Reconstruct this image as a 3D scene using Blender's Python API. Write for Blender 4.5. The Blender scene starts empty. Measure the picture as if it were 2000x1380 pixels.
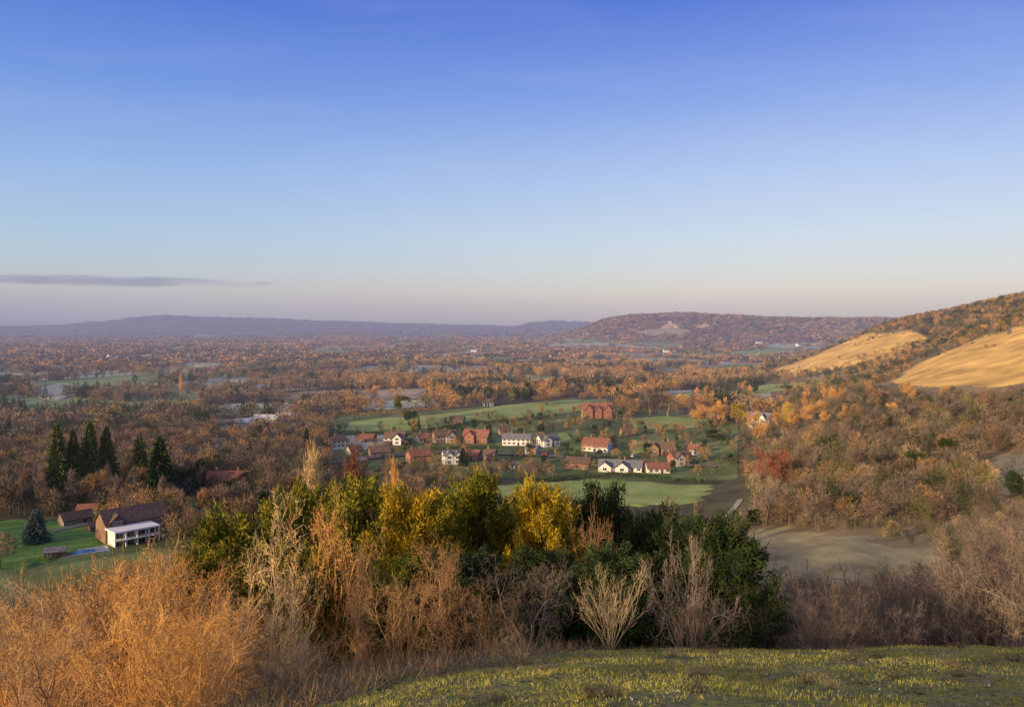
import bpy, math, random
import numpy as np
from mathutils import Vector
random.seed(7); rng=np.random.default_rng(7)
S=bpy.context.scene; COL=S.collection
CZ=70.0; F=1570.0; HR=636.0
SUN_AZ=math.radians(-125); SUN_EL=math.radians(11.5)
# ---------------------------------------------------------------- noise
def hsh(a,b,s=0.0):
    v=np.sin(a*127.1+b*311.7+s*74.7)*43758.5453
    return v-np.floor(v)
def vnoise(x,y,s=0):
    x=np.asarray(x,float); y=np.asarray(y,float)
    xi=np.floor(x); yi=np.floor(y); fx=x-xi; fy=y-yi
    fx=fx*fx*(3-2*fx); fy=fy*fy*(3-2*fy)
    a=hsh(xi,yi,s); b=hsh(xi+1,yi,s); c=hsh(xi,yi+1,s); d=hsh(xi+1,yi+1,s)
    return (a*(1-fx)+b*fx)*(1-fy)+(c*(1-fx)+d*fx)*fy
def fbm(x,y,s=0,o=4):
    t=0;a=.5;n=0
    for i in range(o):
        t=t+a*vnoise(x*2**i,y*2**i,s+i*3.1); n+=a; a*=.5
    return t/n
def voro(x,y,cell,s=0):
    gx=np.floor(x/cell); gy=np.floor(y/cell)
    f1=np.full(x.shape,1e9); f2=f1.copy(); idh=np.zeros(x.shape)
    for i in (-1,0,1):
        for j in (-1,0,1):
            cx=gx+i; cy=gy+j
            px=(cx+hsh(cx,cy,s+1))*cell; py=(cy+hsh(cx,cy,s+2))*cell
            d=np.hypot(px-x,py-y); h=hsh(cx,cy,s+5)
            m=d<f1
            f2=np.where(m,f1,np.minimum(f2,d)); idh=np.where(m,h,idh); f1=np.where(m,d,f1)
    return idh,f2-f1
def cells(x,y): return voro(x*.9+50*fbm(x/150,y/150,3),y*.6,170,2)
def sstep(a,b,x):
    t=np.clip((x-a)/(b-a),0,1); return t*t*(3-2*t)
# ---------------------------------------------------------------- terrain heights (polar table: azimuth x distance)
RR=[1,28,60,100,140,180,230,300,400,550,700,900,1100,1300,1700,2300,30000]
T={ 'back':[68,78,84,90,92,94,98,108,125,140,140,130,120,110,90,80,60],
    'sun':[68,64,63,67,77,87,97,110,126,136,130,110,90,70,40,20,0],  # unseen hill towards the sun, shaped to shade the hollow at right
    'leftb':[68,62,52,46,44,42,40,36,28,14,5,0,0,0,0,0,0],
    'left':[68,58,40,22,12,6,2,0,0,0,0,0,0,0,0,0,0],
    -400:[68,58,40,22,10,5,1,0,0,0,0,0,0,0,0,0,0],
    600:[68,58,41,21,9,4,1,0,0,0,0,0,0,0,0,0,0],
    900:[68,58,41,21,9,4,1,0,0,2,7,3,0,0,0,0,0],
    1150:[68,58,41,21,10,5,2,0,0,4,9,4,0,0,0,0,0],
    1350:[68,58,42,24,16,11,5,0,0,3,6,3,0,0,0,0,0],
    1450:[68,58,43,27,21,18,12,3,2,6,6,5,4,0,0,0,0],
    1550:[68,58,44,31,25,21,15,8,14,14,11,13,22,10,0,0,0],
    1650:[68,58,45,34,28,25,18,19,29,28,20,37,50,45,10,0,0],
    1750:[68,58,46,36,29,24,20,23,26,33,32,50,77,76,60,30,20],
    1850:[68,58,47,38,30,26,22,25,29,40,51,58,88,88,80,60,40],
    2000:[68,58,48,41,34,31,29,30,33,46,72,82,108,110,100,80,60],
    2300:[68,60,54,50,48,46,46,50,60,85,110,125,130,130,120,100,80]}
def pxaz(px): return math.degrees(math.atan((px-1000)/F))
cols=[(-180,'back'),(-155,'sun'),(-104,'sun'),(-84,'leftb'),(-55,'left')]+[(pxaz(k),k) for k in (-400,600,900,1150,1350,1450,1550,1650,1750,1850,2000,2300)]+[(75,2300),(110,'back'),(180,'back')]
AZG=np.linspace(-180,180,1441); LG=np.linspace(0,math.log(30000),420)
lr=np.log(RR)
M1=np.array([np.interp(LG,lr,T[k]) for a,k in cols])
CA=np.array([a for a,k in cols])
G=np.array([np.interp(AZG,CA,M1[:,j]) for j in range(len(LG))]).T
def blur(A,n,ax):
    k=np.hanning(2*n+3)[1:-1]; k/=k.sum(); m=n
    pad=[(0,0),(0,0)]; pad[ax]=(m,m); B=np.pad(A,pad,mode='edge')
    return np.apply_along_axis(lambda v:np.convolve(v,k,'valid'),ax,B)
G=blur(blur(G,9,0),5,1)
FA=([-400,0,120,200,260,330,450,600,750,900,1000,1040,1080,1150,1200,1500,2400],[640,637,634,629,622,618,621,626,631,635,637,630,627,629,640,642,642])
FB=([-400,900,1050,1100,1150,1180,1230,1330,1420,1500,1600,1700,1800,2400],[690,690,668,655,640,626,618,614,618,623,625,625,628,628])
def softp(t): return np.log1p(np.exp(np.clip(t,-30,30)))
def height(x,y):
    x=np.asarray(x,float); y=np.asarray(y,float)
    r=np.hypot(x,y)+1e-6; az=np.degrees(np.arctan2(x,y))
    fa=(az+180)/.25; fl=np.log(np.maximum(r,1.001))/(LG[1]-LG[0])
    i=np.clip(fa.astype(int),0,1439); j=np.clip(fl.astype(int),0,418); u=fa-i; v=np.clip(fl-j,0,1)
    z=(G[i,j]*(1-u)+G[i+1,j]*u)*(1-v)+(G[i,j+1]*(1-u)+G[i+1,j+1]*u)*v
    front=(np.abs(az)<60)
    px=np.clip(1000+F*np.tan(np.radians(np.clip(az,-58,58))),-400,2400)
    tb=CZ+3600*(HR-np.interp(px,*FB))/F
    bz=np.maximum(tb,0)*sstep(2500,3600,r)*(1-sstep(4600,7000,r))
    bz=bz+sstep(2500,3200,r)*(1-sstep(4600,6000,r))*sstep(1050,1250,px)*(fbm(x/260,y/260,9)-.5)*26*(1-sstep(3250,3600,r))
    ta=CZ+9000*(HR-np.interp(px,*FA))/F
    azz=np.maximum(ta,0)*sstep(5600,9000,r)
    low=sstep(3500,5500,r)*(1-sstep(6500,8500,r))*(fbm(x/900,y/900,4)-.35)*60*(1-sstep(1000,1200,px))
    z=np.where(front,np.maximum(np.maximum(z,bz),azz)+np.maximum(low,0),z)
    z=z+(fbm(x/60,y/60,2)-.5)*np.interp(r,[100,400,800,3000],[0,2,4,6])*sstep(8,40,z)
    yy=np.maximum(y,-25)+.1*np.minimum(y+25,0)
    zn=68.3-.33*yy-.4*softp((y-27)/2)-.44*softp((np.minimum(-x,80)-2)/2)+(fbm(x/1.6,y/1.6,5)-.5)*.18+(fbm(x/7,y/7,6)-.5)*.45
    w=sstep(50,105,r)
    return zn*(1-w)+z*w
def h1(x,y): return float(height(np.array([x]),np.array([y]))[0])
def hit(px,row,ymin=90):
    Y=np.geomspace(ymin,22000,5000); x=(px-1000)/F*Y
    zt=height(x,Y); zr=CZ-Y*(row-HR)/F
    k=np.where(zt>=zr)[0]; k=k[0] if len(k) else len(Y)-1
    return float(x[k]),float(Y[k]),float(zt[k])
def proj(x,y,z): return 1000+F*x/y, HR+F*(CZ-z)/y
def inpoly(px,py,poly):
    c=np.zeros(np.shape(px),bool); n=len(poly)
    for i in range(n):
        x0,y0=poly[i]; x1,y1=poly[(i+1)%n]
        if y0==y1: continue
        m=((y0>py)!=(y1>py))&(px<(x1-x0)*(py-y0)/(y1-y0)+x0); c^=m
    return c
# ---------------------------------------------------------------- materials
HG=bpy.data.node_groups.new('painted_haze','ShaderNodeTree')  # haze painted into every material: emission mixed in by distance from origin
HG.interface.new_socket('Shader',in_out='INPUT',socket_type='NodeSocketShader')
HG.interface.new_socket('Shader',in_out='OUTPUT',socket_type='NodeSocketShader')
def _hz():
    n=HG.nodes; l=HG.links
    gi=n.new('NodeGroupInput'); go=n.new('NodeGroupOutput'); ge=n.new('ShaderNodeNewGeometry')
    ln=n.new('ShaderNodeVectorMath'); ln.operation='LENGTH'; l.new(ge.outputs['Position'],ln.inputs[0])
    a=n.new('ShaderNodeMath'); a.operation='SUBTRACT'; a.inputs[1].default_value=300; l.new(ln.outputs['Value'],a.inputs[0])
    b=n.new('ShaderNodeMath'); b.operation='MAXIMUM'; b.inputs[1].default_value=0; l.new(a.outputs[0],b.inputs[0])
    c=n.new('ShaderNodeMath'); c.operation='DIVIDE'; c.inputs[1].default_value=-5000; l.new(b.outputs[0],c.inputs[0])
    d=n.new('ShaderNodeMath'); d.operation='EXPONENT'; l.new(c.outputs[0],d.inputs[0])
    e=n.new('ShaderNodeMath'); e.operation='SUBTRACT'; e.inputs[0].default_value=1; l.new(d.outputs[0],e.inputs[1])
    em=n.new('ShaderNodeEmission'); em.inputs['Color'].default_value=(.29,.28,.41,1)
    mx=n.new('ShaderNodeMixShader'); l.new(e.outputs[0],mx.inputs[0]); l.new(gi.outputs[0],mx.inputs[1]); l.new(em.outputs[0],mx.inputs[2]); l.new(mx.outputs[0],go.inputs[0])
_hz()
def c4(c): return (c[0],c[1],c[2],1)
def mat(name,col,col2=None,scale=1.0,rough=.9,attr=None,rand=0.0,bump=0,bscale=None,detail=4,lo=.35,hi=.65,metal=0,spec=.2,extra=None):
    m=bpy.data.materials.new(name); m.use_nodes=True; nt=m.node_tree; nt.nodes.clear(); n=nt.nodes; l=nt.links
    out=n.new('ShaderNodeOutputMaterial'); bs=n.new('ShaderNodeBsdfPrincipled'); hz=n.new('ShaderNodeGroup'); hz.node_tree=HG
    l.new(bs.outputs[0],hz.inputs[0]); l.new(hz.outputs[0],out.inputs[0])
    bs.inputs['Roughness'].default_value=rough; bs.inputs['Metallic'].default_value=metal; bs.inputs['Specular IOR Level'].default_value=spec
    ge=n.new('ShaderNodeNewGeometry')
    src=None
    if attr:
        at=n.new('ShaderNodeAttribute'); at.attribute_name=attr; src=at.outputs['Color']
    if col2 is not None or attr:
        nz=n.new('ShaderNodeTexNoise'); nz.inputs['Scale'].default_value=scale; nz.inputs['Detail'].default_value=detail; l.new(ge.outputs['Position'],nz.inputs['Vector'])
        mr=n.new('ShaderNodeMapRange'); mr.inputs[1].default_value=lo; mr.inputs[2].default_value=hi; l.new(nz.outputs[0],mr.inputs[0])
        mx=n.new('ShaderNodeMix'); mx.data_type='RGBA'
        if attr:
            mx.blend_type='MULTIPLY'; mx.inputs[0].default_value=1
            mr.inputs[3].default_value=.65; mr.inputs[4].default_value=1.35
            l.new(src,mx.inputs[6]); l.new(mr.outputs[0],mx.inputs[7])
        else:
            mx.inputs[6].default_value=c4(col); mx.inputs[7].default_value=c4(col2); l.new(mr.outputs[0],mx.inputs[0])
        src=mx.outputs[2]
    else:
        rg=n.new('ShaderNodeRGB'); rg.outputs[0].default_value=c4(col); src=rg.outputs[0]
    if rand:
        oi=n.new('ShaderNodeObjectInfo'); m2=n.new('ShaderNodeMapRange'); m2.inputs[3].default_value=1-rand; m2.inputs[4].default_value=1+rand; l.new(oi.outputs['Random'],m2.inputs[0])
        hs=n.new('ShaderNodeHueSaturation'); l.new(m2.outputs[0],hs.inputs['Value']); l.new(src,hs.inputs['Color'])
        src=hs.outputs[0]
    if extra: src=extra(nt,src,ge,bs)
    l.new(src,bs.inputs['Base Color'])
    if bump:
        nb=n.new('ShaderNodeTexNoise'); nb.inputs['Scale'].default_value=bscale or scale*4; nb.inputs['Detail'].default_value=6; l.new(ge.outputs['Position'],nb.inputs['Vector'])
        bp=n.new('ShaderNodeBump'); bp.inputs['Strength'].default_value=1; bp.inputs['Distance'].default_value=bump; l.new(nb.outputs[0],bp.inputs['Height']); l.new(bp.outputs[0],bs.inputs['Normal'])
    return m
def ground_extra(nt,src,ge,bs):
    n=nt.nodes; l=nt.links
    ln=n.new('ShaderNodeVectorMath'); ln.operation='LENGTH'
    sb=n.new('ShaderNodeVectorMath'); sb.operation='SUBTRACT'; sb.inputs[1].default_value=(0,0,CZ); l.new(ge.outputs['Position'],sb.inputs[0]); l.new(sb.outputs[0],ln.inputs[0])
    mr=n.new('ShaderNodeMapRange'); mr.inputs[1].default_value=45; mr.inputs[2].default_value=70; l.new(ln.outputs['Value'],mr.inputs[0])
    def nz(sc,det,lo,hi):
        a=n.new('ShaderNodeTexNoise'); a.inputs['Scale'].default_value=sc; a.inputs['Detail'].default_value=det; l.new(ge.outputs['Position'],a.inputs['Vector'])
        b=n.new('ShaderNodeMapRange'); b.inputs[1].default_value=lo; b.inputs[2].default_value=hi; l.new(a.outputs[0],b.inputs[0]); return b.outputs[0]
    def mx(f,a,b):
        q=n.new('ShaderNodeMix'); q.data_type='RGBA'; l.new(f,q.inputs[0])
        for s_,k in ((a,6),(b,7)):
            if isinstance(s_,tuple): q.inputs[k].default_value=s_
            else: l.new(s_,q.inputs[k])
        return q.outputs[2]
    g=mx(nz(.5,5,.36,.64),(.15,.155,.035,1),(.36,.33,.055,1))
    g=mx(nz(2.2,6,.48,.62),g,(.26,.20,.10,1))
    g=mx(nz(7,3,.50,.66),g,(.07,.075,.022,1))
    return mx(mr.outputs[0],g,src)
M={}
M['ground']=mat('ground_turf',(1,1,1),attr='gcol',scale=.06,detail=8,lo=.3,hi=.7,bump=.14,bscale=3.0,extra=ground_extra)
M['stuff']=mat('wood_foliage',(1,1,1),attr='tint',scale=.6,lo=.3,hi=.7)
M['grass_blades']=mat('grass_blades',(1,1,1),attr='tint',scale=3,lo=.3,hi=.7)
def bark(n_,a,b,rand=.25): M[n_]=mat(n_,a,b,scale=1.2,rand=rand)
bark('twig_warm',(.31,.185,.085),(.43,.26,.12)); bark('twig_orange',(.52,.27,.075),(.70,.40,.13))  # twig_orange has the low sun's orange put into its base colour
bark('twig_grey',(.17,.135,.105),(.26,.20,.155)); bark('twig_red',(.23,.085,.06),(.31,.13,.08)); bark('twig_tan',(.33,.26,.155),(.43,.34,.20))
bark('twig_pale',(.58,.42,.19),(.72,.53,.26),.1); bark('bark_grey',(.13,.11,.085),(.2,.165,.13)); bark('bark_dark',(.06,.045,.033),(.10,.075,.052))
bark('leaf_dark',(.025,.044,.015),(.062,.09,.026)); bark('leaf_yew',(.05,.078,.014),(.30,.26,.022),.15); bark('leaf_gold',(.15,.145,.014),(.56,.38,.025),.12)  # gold in leaf_yew and leaf_gold: yew cones plus sunlight put into the colour
bark('leaf_green',(.08,.125,.03),(.21,.23,.05)); bark('leaf_blue',(.10,.155,.13),(.17,.235,.19)); bark('leaf_yellow',(.55,.40,.05),(.68,.52,.08))
M['brick']=mat('red_brick_wall',(.27,.105,.065),(.36,.155,.10),scale=.8,rand=.15); M['brownbrick']=mat('brown_brick_wall',(.22,.14,.10),(.30,.20,.14),scale=.8,rand=.15)
M['white']=mat('white_render',(.74,.73,.70),(.82,.81,.78),scale=.5,rough=.7); M['cream']=mat('cream_render',(.52,.46,.36),(.60,.53,.42),scale=.5)
M['roofred']=mat('red_tile_roof',(.21,.09,.06),(.30,.14,.09),scale=.9,rand=.2); M['roofbrown']=mat('brown_tile_roof',(.12,.08,.06),(.19,.125,.09),scale=.9,rand=.2)
M['roofgrey']=mat('grey_slate_roof',(.13,.13,.14),(.20,.195,.195),scale=.9,rand=.2); M['roofpale']=mat('pale_metal_roof',(.5,.53,.58),(.62,.65,.7),scale=.3,rough=.5)
M['frame']=mat('white_window_frame',(.7,.7,.68),rough=.5); M['pane']=mat('dark_window_glass',(.03,.04,.05),rough=.08,spec=.6)
M['door']=mat('dark_painted_door',(.06,.05,.05),(.1,.07,.05),rough=.5); M['timber']=mat('weathered_timber',(.08,.06,.045),(.13,.10,.07),scale=2)
M['stone']=mat('flint_stone_wall',(.2,.17,.13),(.32,.28,.22),scale=3); M['water']=mat('blue_pool_water',(.10,.24,.46),(.14,.3,.52),scale=.5,rough=.1,spec=.5)
M['paving']=mat('pale_stone_paving',(.4,.38,.34),(.5,.47,.42),scale=1); M['tyre']=mat('black_rubber',(.02,.02,.02))
M['rim']=mat('silver_wheel',(.5,.5,.5),rough=.4,metal=.6)
for k,c in dict(white=(.75,.75,.76),silver=(.42,.44,.47),black=(.03,.03,.035),blue=(.05,.1,.28),red=(.4,.04,.03)).items(): M['paint_'+k]=mat('car_paint_'+k,c,rough=.25,spec=.5)
M['f_frost']=mat('frosted_pasture',(.33,.38,.27),(.45,.48,.36),scale=.05,detail=8); M['f_green']=mat('green_pasture',(.21,.30,.07),(.34,.40,.13),scale=.06,detail=8,bump=.2,bscale=.4)
M['f_bright']=mat('lush_lawn',(.08,.19,.035),(.14,.25,.06),scale=.15,detail=8); M['f_tan']=mat('stubble_field',(.36,.28,.18),(.46,.37,.25),scale=.05,detail=8)
M['road']=mat('pale_asphalt_lane',(.16,.155,.15),(.22,.21,.20),scale=.5); M['track']=mat('chalky_track',(.30,.26,.20),(.38,.34,.27),scale=.5); M['chalk']=mat('exposed_chalk',(.42,.27,.17),(.8,.56,.38),scale=.03,detail=8)
# ---------------------------------------------------------------- mesh helpers
def tag(o,label=None,cat=None,group=None,kind=None):
    if label: o['label']=label
    if cat: o['category']=cat
    if group: o['group']=group
    if kind: o['kind']=kind
    return o
def npmesh(name,V,Fc,tint=None,attr='tint',smooth=False):
    me=bpy.data.meshes.new(name); V=np.ascontiguousarray(V,np.float32); Fc=np.ascontiguousarray(Fc,np.int32); k=Fc.shape[1]
    me.vertices.add(len(V)); me.vertices.foreach_set('co',V.ravel())
    me.loops.add(Fc.size); me.loops.foreach_set('vertex_index',Fc.ravel())
    me.polygons.add(len(Fc)); me.polygons.foreach_set('loop_start',np.arange(0,Fc.size,k,dtype=np.int32))
    if tint is not None:
        a=me.attributes.new(attr,'FLOAT_COLOR','POINT'); a.data.foreach_set('color',np.c_[tint,np.ones(len(tint))].astype(np.float32).ravel())
    me.update(calc_edges=True)
    me.polygons.foreach_set('use_smooth',np.full(len(Fc),smooth))
    return me
def obj(name,me,m=None,parent=None):
    o=bpy.data.objects.new(name,me); COL.objects.link(o)
    if m is not None:
        if len(me.materials)==0: me.materials.append(m)
        elif me.materials[0]!=m:
            o.material_slots[0].link='OBJECT'; o.material_slots[0].material=m
    if parent: o.parent=parent
    return o
def empty(name,loc,rz=0,scale=(1,1,1)):
    o=bpy.data.objects.new(name,None); o.empty_display_size=.5; COL.objects.link(o); o.location=loc; o.rotation_euler=(0,0,rz); o.scale=scale; return o
class MB:
    def __init__(s): s.v=[]; s.f=[]
    def add(s,v,f):
        b=len(s.v); s.v+=[tuple(p) for p in v]; s.f+=[tuple(b+i for i in q) for q in f]; return s
    def box(s,x0,x1,y0,y1,z0,z1):
        return s.add([(x0,y0,z0),(x1,y0,z0),(x1,y1,z0),(x0,y1,z0),(x0,y0,z1),(x1,y0,z1),(x1,y1,z1),(x0,y1,z1)],[(0,3,2,1),(4,5,6,7),(0,1,5,4),(1,2,6,5),(2,3,7,6),(3,0,4,7)])
    def prism(s,prof,a,b,axis='x'):
        n=len(prof)
        if axis=='x': v=[(a,p,q) for p,q in prof]+[(b,p,q) for p,q in prof]
        else: v=[(p,a,q) for p,q in prof]+[(p,b,q) for p,q in prof]
        return s.add(v,[tuple(range(n)),tuple(range(2*n-1,n-1,-1))]+[(i,i+n,(i+1)%n+n,(i+1)%n) for i in range(n)])
    def build(s,name,m,parent=None):
        me=bpy.data.meshes.new(name); me.from_pydata(s.v,[],s.f); me.update()
        import bmesh
        b=bmesh.new(); b.from_mesh(me); bmesh.ops.recalc_face_normals(b,faces=b.faces); b.to_mesh(me); b.free()
        return obj(name,me,m,parent)
def tubes(P0,P1,R0,R1,ns=3):
    P0=np.array(P0);P1=np.array(P1);R0=np.array(R0);R1=np.array(R1); d=P1-P0; d/=np.linalg.norm(d,axis=1)[:,None]+1e-9
    ref=np.where(np.abs(d[:,2:3])<.9,np.array([[0,0,1.]]),np.array([[1.,0,0]])); u=np.cross(d,ref); u/=np.linalg.norm(u,axis=1)[:,None]; w=np.cross(d,u)
    an=np.arange(ns)*2*math.pi/ns; N=len(P0)
    ring=lambda P,R:P[:,None,:]+R[:,None,None]*(u[:,None,:]*np.cos(an)[None,:,None]+w[:,None,:]*np.sin(an)[None,:,None])
    V=np.concatenate([ring(P0,R0),ring(P1,R1)],axis=1).reshape(-1,3)
    q=[]
    for i in range(ns):
        j=(i+1)%ns; q.append([i,j,j+ns,i+ns])
    Fc=(np.array(q)[None]+(np.arange(N)*2*ns)[:,None,None]).reshape(-1,4)
    return V,Fc
def tris(P,D,Ln,W,r):
    D=D/(np.linalg.norm(D,axis=1)[:,None]+1e-9); sd=np.cross(D,r.normal(size=P.shape)); sd/=np.linalg.norm(sd,axis=1)[:,None]+1e-9
    Ln=np.broadcast_to(Ln,(len(P),))[:,None]; W=np.broadcast_to(W,(len(P),))[:,None]
    V=np.stack([P-sd*W/2,P+sd*W/2,P+D*Ln],1).reshape(-1,3); return V,np.arange(len(P)*3).reshape(-1,3)
# ---------------------------------------------------------------- branching
def norm(a):
    l=math.sqrt(a[0]**2+a[1]**2+a[2]**2)+1e-9; return (a[0]/l,a[1]/l,a[2]/l)
def grow(seed,stems=1,L=1.0,spread=.2,levels=3,kids=(6,5,4),ratio=.55,ang=.7,r0=.02,nseg=5,up=.1,wob=.12,start=.25,base_r=0.0,decay=.5):
    R=random.Random(seed); seg=[]; tips=[]
    def br(p,d,L,r,lv):
        n=max(2,nseg-lv); nk=kids[lv] if lv<len(kids) else 0
        for i in range(n):
            d=norm((d[0]+R.gauss(0,wob),d[1]+R.gauss(0,wob),d[2]+R.gauss(0,wob)+up)); q=(p[0]+d[0]*L/n,p[1]+d[1]*L/n,p[2]+d[2]*L/n); r2=r*(1-.75/n)
            seg.append((p,q,r,r2,lv)); p=q; r=r2; t=(i+1)/n
            if lv<levels and t>start:
                k=nk/(n*(1-start)); k=int(k)+(R.random()<k-int(k))
                for _ in range(k):
                    a=R.uniform(.6,1.25)*ang; v=norm((R.gauss(0,1),R.gauss(0,1),R.gauss(0,1))); dt=v[0]*d[0]+v[1]*d[1]+v[2]*d[2]
                    v=norm((v[0]-dt*d[0],v[1]-dt*d[1],v[2]-dt*d[2])); c,s_=math.cos(a),math.sin(a)
                    br(p,(d[0]*c+v[0]*s_,d[1]*c+v[1]*s_,d[2]*c+v[2]*s_),L*ratio*R.uniform(.65,1.15)*(1-decay*t),r*.62,lv+1)
        tips.append((p,d))
    for s_ in range(stems):
        a=6.283*s_/stems+R.uniform(-.4,.4); sp=R.uniform(.3,1)*spread
        br((math.cos(a)*base_r*sp,math.sin(a)*base_r*sp,-.02*L),norm((math.cos(a)*sp,math.sin(a)*sp,1)),L*R.uniform(.75,1.05),r0*R.uniform(.7,1.1),0)
    return seg,tips
def normalise(seg,qz=.997,qx=.985):
    zz=sorted(s[1][2] for s in seg); xs=sorted(math.hypot(s[1][0],s[1][1]) for s in seg)
    return zz[int(len(zz)*qz)-1],xs[int(len(xs)*qx)-1]
def segmesh(seg,pred,kz,kx,rk=1.0,rmin=0,ns=3):
    ss=[s for s in seg if pred(s)]
    if not ss: ss=seg[:1]
    sc=np.array([kx,kx,kz]); P0=np.array([s[0] for s in ss])*sc; P1=np.array([s[1] for s in ss])*sc
    return tubes(P0,P1,np.maximum(np.array([s[2] for s in ss])*rk,rmin),np.maximum(np.array([s[3] for s in ss])*rk,rmin),ns)
PROTO={}
def with_twigs(V,Fc,tips,kx,kz,n,Lt,Wt,seed,jit,dn=.6):
    r=np.random.default_rng(seed); tp=np.array([t[0] for t in tips])*[kx,kx,kz]; td=np.array([t[1] for t in tips])
    k=r.integers(0,len(tp),n); P=tp[k]+r.normal(size=(n,3))*jit; P[:,2]=np.maximum(P[:,2],.01); D=td[k]+r.normal(size=(n,3))*dn+[0,0,.25]
    V2,F2=tris(P,D,r.uniform(.6,1.3,n)*Lt,Wt,r)
    F4=np.concatenate([Fc[:,[0,1,2]],Fc[:,[0,2,3]]]); return np.concatenate([V,V2]),np.concatenate([F4,F2+len(V)])
def bare_proto(seed,ntw,Lt,Wt,**kw):
    seg,tips=grow(seed,**kw); zs,xs=normalise(seg,1); kz=.93/zs; kx=.46/xs
    tr=npmesh('trunk',*segmesh(seg,lambda s:s[4]<=1,kz,kx,kx,0,4))
    V,Fc=segmesh(seg,lambda s:s[4]>1,kz,kx,kx,.0016,3)
    return tr,npmesh('crown',*with_twigs(V,Fc,tips,kx,kz,ntw,Lt,Wt,seed,.035))
PROTO['bare']=[bare_proto(11+i,2200,.075,.0085,stems=1,L=1,levels=3,kids=(9,6,4),ratio=.6,ang=.75,r0=.028,nseg=6,up=.07,start=.25) for i in range(5)]
PROTO['tallbare']=[bare_proto(31+i,1500,.07,.009,stems=1,L=1,levels=3,kids=(12,4,3),ratio=.4,ang=.6,r0=.03,nseg=8,up=.12,start=.4,decay=.4) for i in range(4)]
PROTO['bush']=[bare_proto(51+i,2600,.09,.010,stems=6,L=1,spread=.8,levels=2,kids=(6,5),ratio=.5,ang=.7,r0=.02,nseg=5,up=.08,start=.2) for i in range(3)]
def clumps(r,nc,zlo=.3,zhi=.85,rad=.3):
    z=r.uniform(zlo,zhi,nc); a=r.uniform(0,6.283,nc); q=rad*np.sqrt(r.uniform(.05,1,nc))*np.clip(1.15-np.abs(z-.5)*.9,.3,1)
    return np.c_[np.cos(a)*q,np.sin(a)*q,z]
def cloud(seed,n,Lt,Wt,nc=14,cr=.17,zlo=.3,zhi=.85,rad=.33):
    r=np.random.default_rng(seed); C=clumps(r,nc,zlo,zhi,rad); k=r.integers(0,nc,n); v=r.normal(size=(n,3)); v/=np.linalg.norm(v,axis=1)[:,None]
    P=C[k]+v*cr*(r.uniform(.3,1,n)**.5)[:,None]*[1,1,.8]; P[:,2]=np.clip(P[:,2],.03,1)
    D=(P-[0,0,.35])*2+v+r.normal(size=(n,3))*.5
    return tris(P,D,r.uniform(.6,1.3,n)*Lt,Wt,r)
def conecloud(seed,n,Lt,Wt,pw=.85):
    r=np.random.default_rng(seed); z=1-r.uniform(0,1,n)**.6*.93; a=r.uniform(0,6.283,n); R=.5*(1-z)**pw*(.7+.3*((z*13+a*.15)%1))*(.85+.15*np.sin(a*3+z*9))
    q=R*r.uniform(.35,.98,n); P=np.c_[np.cos(a)*q,np.sin(a)*q,z]; D=np.c_[np.cos(a),np.sin(a),np.full(n,-.12)]+r.normal(size=(n,3))*.25
    return tris(P,D,r.uniform(.6,1.2,n)*Lt*(.4+R*1.6),Wt,r)
def leaf_proto(seed,vf):
    seg,_=grow(seed,stems=1,L=1,levels=1,kids=(8,),ratio=.35,ang=.9,r0=.03,nseg=6,up=.1,start=.3); zs,xs=normalise(seg,1)
    return npmesh('trunk',*segmesh(seg,lambda s:True,.88/zs,.33/xs,.7,0,4)),npmesh('crown',*vf)
PROTO['leafy']=[leaf_proto(71+i,cloud(71+i,3200,.05,.035,nc=20,cr=.15,zlo=.2,zhi=.87)) for i in range(4)]
PROTO['conifer']=[leaf_proto(81+i,conecloud(81+i,3400,.16,.035,.7)) for i in range(3)]
PROTO['pine']=[leaf_proto(91+i,cloud(91+i,2200,.05,.03,nc=16,cr=.11,zlo=.35,zhi=.92,rad=.34)) for i in range(3)]
PROTO['column']=[leaf_proto(95+i,cloud(95+i,2000,.08,.012,nc=24,cr=.2,zlo=.12,zhi=.9,rad=.22)) for i in range(2)]
HOUSES=[]
def plant(kind,proto,x,y,h,w,cm,label,cat='tree',group=None,tm='bark_grey',parts=('trunk','crown'),z=None,k=None):
    z=h1(x,y) if z is None else z
    r=empty(kind,(x,y,z-.05),random.uniform(0,6.28),(w,w,h)); tag(r,label,cat,group)
    p=PROTO[proto]; tr,cr=p[random.randrange(len(p)) if k is None else k%len(p)]
    obj(parts[0],tr,M[tm],r); obj(parts[1],cr,M[cm],r); return r
def plant_top(kind,proto,px,toprow,Y,wpx,cm,label,**kw):
    x=(px-1000)/F*Y; z=h1(x,Y); zt=CZ-Y*(toprow-HR)/F
    return plant(kind,proto,x,Y,max(1.0,zt-z),wpx*Y/F,cm,label,z=z,**kw)
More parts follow.
